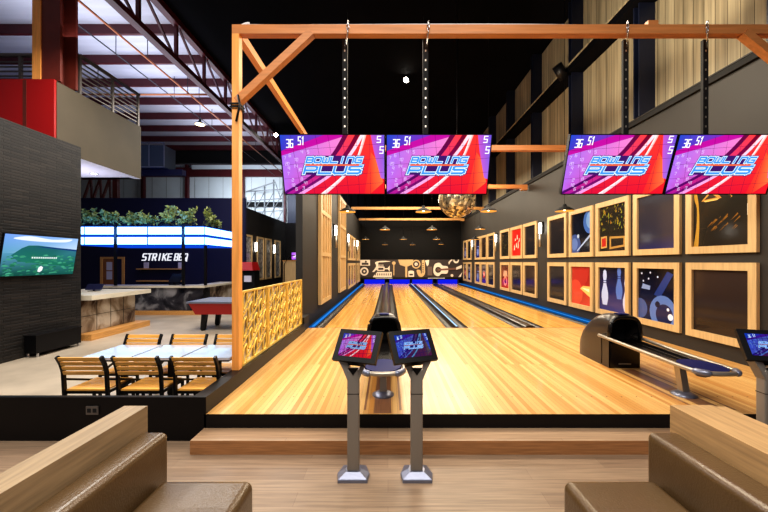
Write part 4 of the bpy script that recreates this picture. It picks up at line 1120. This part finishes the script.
# canopy
def canopy():
    yc = 12.75; x1 = -6.72; x0 = -11.4; z0, z1 = Z_(246, yc), Z_(226, yc)
    t = thing('bar_canopy', 'glowing blue white panel canopy above the bar counter', 'canopy', (0, yc, 0))
    yd = 2.5
    o = MB(); th = .05
    MB().box(x0, x1-.02, .03, yd, z0+.02, z1-.0).build('halo_core', 'glowblue', t)  # self-lit, paints the blue halo around the light panels
    zs = [(z1-.31, z1-.03), (z0+.03, z0+.31)]
    zs = [(Z_(234.3, yc), Z_(227, yc)), (Z_(244.3, yc), Z_(237.2, yc))]
    xs = [x0]+[X_(q, yc) for q in (84, 115.7, 147.3, 183.4)]+[x1]
    for za, zb in zs:
        for a_, b_ in zip(xs, xs[1:]): MB().box(a_+.03, b_-.03, 0.0, .029, za, zb).build('light_panel', 'canopylight', t)
        for k in range(2):
            MB().box(x1-.019, x1+.005, .06+k*1.22, 1.2+k*1.22, za, zb).build('light_panel', 'canopylight', t)
    for q in (115.7, 183.4):
        x = X_(q, yc); MB().box(x-.05, x+.05, -.03, .07-.05, DF+1.09 if q < 180 else DF+1.09, z1).build('post', 'blackmetal', t)
    MB().box(x1-.08, x1+.0, .1, .18, DF+1.09, z0+.02).build('post', 'blackmetal', t)
    return z1
zc = canopy()
# plants on the canopy
def plant(i, x, Y, h, w, label, sd, lim=.335):
    X = X_(x, Y); rnd = random.Random(sd)
    t = thing('leafy_plant', label, 'plant', (X, Y, zc), 0, 'plants on the bar canopy')
    MB().rbox(-.16, .16, -.1, .1, 0, .12, .03).build('planter', 'black', t)
    stems = MB(); leaves = MB()
    for k in range(11):
        az = rnd.random()*2*PI; sp = w*(.3+.7*rnd.random()); hh = h*(.35+.65*rnd.random())
        p0 = Vector((rnd.uniform(-.1, .1), 0, .1)); p1 = Vector((sp*.4*math.cos(az), .25*sp*math.sin(az), hh*.8)); p2 = Vector((sp*math.cos(az), .35*sp*math.sin(az), hh*(.75+.3*rnd.random())-.1*rnd.random()))
        pts = [((1-q)**2)*p0+2*q*(1-q)*p1+q*q*p2 for q in [j/6 for j in range(7)]]
        stems.tube(pts, .01, 0, 4)
        for p in pts[2:]:
            for m_ in range(6):
                d = Vector((rnd.uniform(-1, 1), rnd.uniform(-.6, .6), rnd.uniform(-.6, .7))).normalized(); s_ = Vector((rnd.uniform(-1, 1), rnd.uniform(-1, 1), rnd.uniform(-.4, .4))).cross(d).normalized()
                l = .1+.09*rnd.random(); ww = l*.24
                leaves.face([p, p+d*l*.5+s_*ww, p+d*l, p+d*l*.5-s_*ww])
    for k in range(60):   # trailing fringe at the foot
        p = Vector((rnd.uniform(-w, w), rnd.uniform(-.12, .08), rnd.uniform(.0, .28))); d = Vector((rnd.uniform(-1, 1), rnd.uniform(-.5, .1), rnd.uniform(-.3, .8))).normalized(); s_ = Vector((0, 0, 1)).cross(d); s_ = s_.normalized() if s_.length > .01 else Vector((1, 0, 0))
        l = .13; leaves.face([p, p+d*l*.5+s_*.04, p+d*l, p+d*l*.5-s_*.04])
    cl = lambda v: (max(-lim, min(lim, v[0])), v[1], max(.015, v[2]))
    stems.v = [cl(v) for v in stems.v]; leaves.v = [cl(v) for v in leaves.v]
    stems.build('stems', 'stem', t); leaves.build('leaves', 'leaf', t)
where = ['first from the stone wall', 'second from the stone wall', 'third from the stone wall', 'fourth from the stone wall', 'fifth from the stone wall', 'at the canopy corner', 'last, on the side toward the post']
for i, (x, Y, h, w) in enumerate(((91, 12.98, .75, .55), (110, 12.98, .85, .6), (129, 12.98, .85, .55), (148, 12.98, .6, .55), (167, 12.98, .85, .6), (187, 12.98, .95, .6), (213, 13.9, .8, .6))):
    plant(i, x, Y, h, w*.75, 'leafy plant on the glowing bar canopy, '+where[i], 11+i)

# bar sign, shelves, door
t = thing('wall_sign', 'white slanted STRIKE BBQ lettering on the navy bar wall', 'sign', (X_(141.5, 16.98), 16.99, Z_(260.2, 16.98)))
def sign_word(text, x, w, name):
    o = MB()
    for q in text_quads(text, x, 0, w, .31, .05, .2, .36):
        o.prism(q, lambda u, v, d: (u, -d, v), .0, .03)
    o.build(name, 'sign', t)
wS = (187.7-141.5)*16.98/F
sign_word('STRIKE', .04, wS*.615, 'lettering'); sign_word('BBQ', wS*.71, wS*.265, 'lettering')
for i, y in enumerate((269, 281)):
    a_, b_ = X_(137, 16.8), X_(182, 16.8); z = Z_(y, 16.8)
    o = thing('wall_shelf', ['upper wooden shelf under the white bar lettering', 'lower wooden shelf under the white bar lettering'][i], 'shelf', (a_, 16.75, z), 0, 'bar wall shelves')
    MB().box(0, b_-a_, -.02, .248, -.03, .03).build('board', 'plinth', o)
    ob = MB()
    for q in (.3, b_-a_-.3): ob.box(q-.02, q+.02, .0, .248, -.1, -.031)
    ob.build('brackets', 'black', o)
for i, x in enumerate((145, 179.5)):
    o = thing('menu_card', ['pale upright card on the upper bar shelf, door end', 'pale upright card on the upper bar shelf, lettering end'][i], 'card', (X_(x, 16.8), 16.88, Z_(269, 16.8)+.031))
    MB().box(-.12, .12, 0, .02, 0, .29).build('sheet', 'soffit', o)
d = thing('door_1', 'brown wooden door with two posted notices in the navy bar wall', 'door', (X_(101, 17), 16.99, DF)); d['kind'] = 'structure'
W = X_(125, 17)-X_(101, 17)
o = MB(); o.box(0, .12, -.05, 0, 0, 2.2); o.box(W-.12, W, -.05, 0, 0, 2.2); o.box(.12, W-.12, -.05, 0, 2.1, 2.2); o.box(W*.64, W*.7, -.05, 0, 0, 2.1); o.build('door_frame', 'plinth', d)
MB().box(.13, W*.63, -.03, 0, 0, 2.09).build('door_leaf', 'doorwood', d)
MB().box(W*.71, W-.13, -.025, 0, 0, 2.09).build('door_pane', 'navy2', d)
o = MB(); o.box(.3, .58, -.035, -.031, 1.1, 1.5); o.box(.3, .58, -.035, -.031, 1.55, 1.95); o.build('notices', 'soffit', d)
# till on the far counter
t = thing('cash_register', 'dark cash register screen on the far bar counter', 'cash register', (X_(176, 13.3), 13.2, DF+1.08))
o = MB(); o.box(-.14, .14, -.12, .12, 0, .04); o.build('base', 'black', t)
o = MB(); o.hexa([(-.2, -.08, .1), (.24, -.08, .1), (.24, -.03, .1), (-.2, -.03, .1), (-.1, .06, .42), (.3, .06, .42), (.3, .11, .42), (-.1, .11, .42)]); o.build('screen', 'blackmetal', t)
MB().box(-.03, .03, -.03, .03, .04, .14).build('stand', 'black', t)
t = thing('till_screen', 'small dark till screen on the pale counter beside the stone wall', 'screen', (X_(94, 9.9), 9.9, DF+1.12))
MB().box(-.12, .12, -.08, .08, 0, .02).build('base', 'black', t); o = MB(); o.hexa([(-.22, -.05, .04), (.22, -.05, .04), (.22, 0, .04), (-.22, 0, .04), (-.22, .05, .2), (.22, .05, .2), (.22, .09, .2), (-.22, .09, .2)]); o.build('panel', 'navy2', t)
MB().box(-.02, .02, -.02, .02, .02, .06).build('neck', 'black', t)

# air hockey table
t = thing('air_hockey_table', 'red sided air hockey table with grey top beyond the dining chairs', 'game table', (X_(197, 9.8), 9.8, DF))
L = 1.75
o = MB(); o.hexa([(-.05, 0, .47), (L, 0, .47), (L, 1.1, .47), (-.05, 1.1, .47), (-.2, -.08, .79), (L+.15, -.08, .79), (L+.15, 1.18, .79), (-.2, 1.18, .79)], 0, [1, 1, 0, 1, 0, 1]); o.build('body', ['red', 'black'], t)
MB().box(-.24, L+.19, -.12, 1.22, .791, .84).build('top_rim', 'steelblue', t)
MB().box(-.12, L+.07, 0, 1.1, .841, .846).build('playfield', 'white', t)
for x, y in ((.15, .12), (L-.15, .12), (.15, .95), (L-.15, .95)):
    o = MB(); o.hexa([(x-.1, y-.05, 0.03), (x+.02, y-.05, .03), (x+.02, y+.05, .03), (x-.1, y+.05, .03), (x-.06, y-.06, .47), (x+.08, y-.06, .47), (x+.08, y+.06, .47), (x-.06, y+.06, .47)]); o.lathe([(.06, 0), (.06, .03)], (x-.04, y, 0), n=10); o.build('leg', 'black', t)
# arcade machine seen past the post
t = thing('arcade_machine', 'black arcade machine with red hood and lit screen beyond the lattice', 'arcade machine', (X_(247, 14), 14, DF))
o = MB(); o.hexa([(-.3, 0, 0), (.25, 0, 0), (.25, .7, 0), (-.3, .7, 0), (-.3, .15, 1.6), (.25, .15, 1.6), (.25, .7, 1.6), (-.3, .7, 1.6)]); o.build('cabinet', 'black', t)
o = MB(); o.hexa([(-.32, -.1, 1.61), (.27, -.1, 1.61), (.27, .72, 1.61), (-.32, .72, 1.61), (-.32, .1, 1.95), (.15, .1, 1.95), (.15, .72, 1.95), (-.32, .72, 1.95)]); o.build('hood', 'red', t)
MB().box(-.1, .18, -.05, .05, 1.15, 1.4).build('screen', 'soffit', t)
# wood booth at the end
t = thing('reception_booth', 'pale timber booth standing at the end of the dining hall', 'booth', (X_(283, 21), 21, DF))
w = X_(301, 21)-X_(283, 21)
MB().box(0, w, 0, 1.2, 0, 2.0).build('cabinet', 'frame', t)
MB().box(-.03, w+.03, -.05, 1.25, 2.001, 2.05).build('countertop', 'plinth', t)
o = MB(); o.tube([(.1, -.12, 0), (.1, -.12, 1.8), (.4, -.12, 2.3), (.75, -.12, 2.35)], .03, 0, 6); o.build('grab_rail', 'blackmetal', t)
t = thing('booth_monitor', 'small violet lit monitor on the timber booth', 'monitor', (X_(295, 21.3), 21.3, DF+2.053))
MB().box(-.1, .1, -.05, .05, 0, .03).build('base', 'black', t); MB().box(-.22, .26, -.02, .02, .03, .5).build('case', 'black', t)
a = Art(lambda u, v, d_: (-.2+u, -.021-d_, .05+v), .44, .43, .001); a.poly([(0, 0), (1, 0), (1, 1), (0, 1)], [S(190, 90, 230), S(120, 110, 250), S(230, 160, 250), S(150, 70, 220)]); a.poly([(.2, .3), (.8, .35), (.7, .7), (.3, .6)], S(240, 220, 255)); a.mb.build('screen', 'screen', t)
t = thing('white_cover', 'white cloth cover hanging on the timber booth end', 'cloth', (X_(298, 20.7), 20.7, DF))
o = MB(); o.hexa([(-.25, 0, 0), (.2, 0, 0), (.2, .2, 0), (-.25, .2, 0), (.0, .05, 1.75), (.2, .05, 1.75), (.2, .15, 1.75), (.0, .15, 1.75)]); o.build('cloth', 'soffit', t)
# tall frames on far stone wall
for i, (xa, xb) in enumerate(((244, 251.6), (256.6, 263.5), (265, 271), (274.5, 280))):
    y0, y1 = 7.3*F/(CX-xa), 7.3*F/(CX-xb)
    t = thing('tall_framed_mirror', 'tall gold framed mirror on the far stone wall, %s from the orange post' % ORD[i], 'mirror', (-7.3, y0, .5), 0, 'tall framed mirrors'); W = y1-y0; H = 2.45
    o = MB(); b = .1
    for ya, yb, za, zb in ((0, W, 0, b), (0, W, H-b, H), (0, b, b, H-b), (W-b, W, b, H-b)): o.box(0.002, .06, ya, yb, za, zb)
    o.build('frame', 'frame', t); MB().box(.002, .015, b, W-b, b, H-b).build('glass', 'mirrorpanel', t)
for i, xx in enumerate((254, 272.6)):
    y = 7.3*F/(CX-xx)
    t = thing('wall_sconce', 'bright tube sconce on the far stone wall, %s from the orange post' % ORD[i], 'wall light', (-7.298, y, 2.2))
    MB().box(0, .05, -.05, .05, 0, .3).build('bracket', 'black', t); MB().lathe([(.05, -.1), (.05, .4)], (.11, 0, 0), n=10, cap0=True, cap1=True).build('glow_tube', 'sconce', t)
# scaffold, brace frame, duct, pipes in warehouse
t = thing('scaffold_tower', 'pale tube scaffold standing against the white far wall', 'scaffold', (X_(246, 26), 26, DF))
xw = X_(283, 26)-X_(246, 26); o = MB(); zz0, zz1 = 0, Z_(174, 26)-DF
for k in range(5):
    x = xw*k/4
    o.tube([(x, .0, 0), (x, .0, zz1*(.8+.05*k))], .05, 0, 6)
o.build('uprights', 'scaffgrey', t)
o = MB()
for z in (4.8, 5.6, 6.5, 7.2): o.tube([(0, .0, z), (xw, .0, z+.2)], .04, 0, 6)
o.build('ledgers', 'scaffgrey', t)
o = MB()
for k in range(4):
    for z in (4.5, 5.8): o.tube([(xw*k/4, -.08, z), (xw*(k+1)/4, -.08, z+1.3)], .035, 0, 6)
o.tube([(.1, -.08, 7.2), (xw*.8, -.08, 7.9), (xw*.95, -.08, 6.6)], .05, 0, 6)
o.build('braces', 'scaffgrey', t)
t = thing('steel_brace_frame', 'red steel zigzag brace below the mezzanine', 'brace', (X_(81, 18.5), 18.5, DF))
o = MB(); xw = X_(117, 18.5)-X_(81, 18.5); za, zb = Z_(202, 18.5)-DF, Z_(178, 18.5)-DF
o.box(xw-.25, xw, 0, .2, 0, zb); o.build('column', 'redsteel', t)
o = MB()
for k in range(3): o.bar((k*.5, .1, za), (k*.5+.45, .1, zb), .1, .1, 0, (0, 1, 0)); o.bar((k*.5+.45, .1, zb), (k*.5+.5, .1, za), .08, .08, 0, (0, 1, 0))
o.bar((0, .1, za), (xw, .1, za), .1, .1); o.bar((0, .1, zb), (xw, .1, zb), .12, .12); o.build('zigzag', 'redsteel', t)
t = thing('ceiling_duct', 'dark metal air duct high beside the mezzanine corner', 'duct', (X_(141, 15), 15, Z_(167, 15)))
MB().box(-.2, 1.0, 0, .8, 0, .95).build('duct_box', 'duct', t)
o = MB()
for x in (-.2, .35, 1.0): o.box(x-.02, x+.02, -.02, 0, 0, 1.05)
o.box(-.2, 1., -.02, 0, -.02, .03); o.box(-.2, 1., -.02, 0, 1.02, 1.07); o.build('flanges', 'steelblue', t)
MB().box(-1.2, 1.6, .3, .6, -.25, -.02).build('branch', 'navy', t)
for rat, lab, m, X, r in ((.845, 'copper coloured sprinkler pipe running below the white roof', 'pipe', -7.6, .03), (.765, 'dark thin conduit running below the white roof', 'wire', -8.6, .02)):
    t = thing('ceiling_pipe', lab, 'pipe', (0, 0, 0)); z = CAMZ+rat*abs(X)
    MB().tube([(X, 4, z), (X, 26.4, z)], r, 0, 6).build('pipe', m, t)
    for y in (8, 11, 14, 17, 20, 23): MB().tube([(X, y, z), (X, y, HC)], .012, 0, 5).build('hanger_rod', 'wire', t)
t = thing('ceiling_pipe', 'copper coloured sprinkler pipe crossing under the roof behind the post', 'pipe', (0, 0, 0))
z = Z_(94.5, 13.2); MB().tube([(-12, 13.2, z), (-6.7, 13.2, z)], .035, 0, 6).build('pipe', 'pipe', t)
for x in (-11, -7.6): MB().tube([(x, 13.2, z), (x, 13.2, HC)], .012, 0, 5).build('hanger_rod', 'wire', t)

t = thing('warehouse_pendant', 'small dark industrial lamp hanging under the white roof', 'pendant lamp', px(200, 123, 16))
o = MB(); o.lathe([(.24, -.08), (.2, -.02), (.06, .06), (.05, .16), (.01, .17)], n=16); o.build('shade', 'black', t)
o = MB(); o.lathe([(.001, -.07), (.2, -.07)], n=16); o.build('lens', 'bulb', t)
MB().tube([(0, 0, .16), (0, 0, HC-px(200, 123, 16)[2])], .012, 0, 5).build('hanger_cord', 'black', t)

ysf = (zb_-CAMZ)*F/(CY-173.5)
t = thing('ceiling_downlight', 'small round downlight in the white soffit under the mezzanine', 'downlight', (X_(94, ysf), ysf, zb_))
MB().lathe([(.001, -.012), (.07, -.012)], n=16).build('lens', 'sconce', t); MB().lathe([(.07, -.013), (.1, -.013), (.1, -.001)], n=16).build('trim_ring', 'chrome', t)

# ------------------------------------------------------------------ LIGHTS (area fills are unseen, there for brightness)
def area(name, loc, size, energy, col, rot=(0, 0, 0), sy=None):
    l = bpy.data.lights.new(name, 'AREA'); l.energy = energy; l.color = col; l.size = size
    if sy: l.shape = 'RECTANGLE'; l.size_y = sy
    o = bpy.data.objects.new(name, l); COL.objects.link(o); o.location = loc; o.rotation_euler = rot; return o
def spotl(name, loc, tgt, energy, col, ang=60, blend=.6, r=.1):
    l = bpy.data.lights.new(name, 'SPOT'); l.energy = energy; l.color = col; l.spot_size = math.radians(ang); l.spot_blend = blend; l.shadow_soft_size = r
    o = bpy.data.objects.new(name, l); COL.objects.link(o); o.location = loc
    o.rotation_euler = (Vector(tgt)-Vector(loc)).to_track_quat('-Z', 'Y').to_euler(); return o
warm = (1, .86, .66); neu = (1, .94, .86); cool = (.82, .9, 1)
area('lane_fill_a', (1.7, 6.3, 5.4), 5.0, 400, warm, sy=2.0)  # this and the next three: unseen, added to brighten the lanes
area('lane_fill_b', (1.7, 11.5, 5.2), 5.0, 440, warm, sy=3)
area('lane_fill_c', (1.7, 16.5, 5.2), 5.0, 500, warm, sy=3)
area('lane_fill_d', (1.7, 21.5, 5.2), 5.0, 480, warm, sy=3)
area('concourse_fill', (0, .2, 5.6), 4.5, 330, neu, (math.radians(22), 0, 0), sy=2.5)  # unseen, put in front to light the beam faces
area('dining_front_fill', (-4.6, 2.2, 4.6), 2.0, 90, neu, (math.radians(32), 0, 0), sy=1.2)  # unseen, added to brighten the chair backs
area('dining_fill', (-4.8, 6.5, 6.4), 4, 480, neu, sy=4)  # unseen broad fill over the dining tables
area('hall_fill', (-5.0, 14, 6.6), 3.5, 420, neu, sy=6)  # unseen broad fill over the hall
area('roof_fill', (-8.6, 14, 6.9), 3.4, 330, (.84, .88, 1.), (PI, 0, 0), sy=12)  # unseen, added below the roof to brighten its lining
area('far_wall_fill', (-8, 23.5, 6.6), 9, 520, cool, (math.radians(60), 0, 0), sy=1)  # unseen, added to brighten the white far wall
for y, e in ((6.2, 500), (8.6, 340), (11.0, 110), (13.8, 50)):
    spotl('wall_washer', (2.6, y-.6, 4.9), (5.5, y, 7.2), e, (1, .88, .68), 75, .7, .15)
spotl('mezz_fill', (-4.6, 6.5, 5.5), (-7.5, 8.8, 4.8), 45, (1, .9, .75), 70)  # unseen spot that brightens the mezzanine edge
area('bar_blue_fill', (-9, 12.2, 2.6), 4, 70, (.08, .3, 1), (math.radians(110), 0, 0), sy=.5)  # unseen, added for the blue glow around the canopy
area('soffit_fill', (-8.6, 9.4, 3.2), 1.2, 18, (.85, .85, 1), (PI, 0, 0))  # unseen, added to brighten the soffit from below
# world
w = bpy.data.worlds.new('world'); scn.world = w; w.use_nodes = True
w.node_tree.nodes['Background'].inputs[0].default_value = (.75, .8, .95, 1); w.node_tree.nodes['Background'].inputs[1].default_value = .16

scn.view_settings.view_transform = 'Standard'
scn.view_settings.look = 'Medium High Contrast'
scn.view_settings.exposure = 0
scn.cycles.use_denoising = True
scn.cycles.max_bounces = 6
scn.cycles.sample_clamp_indirect = 6
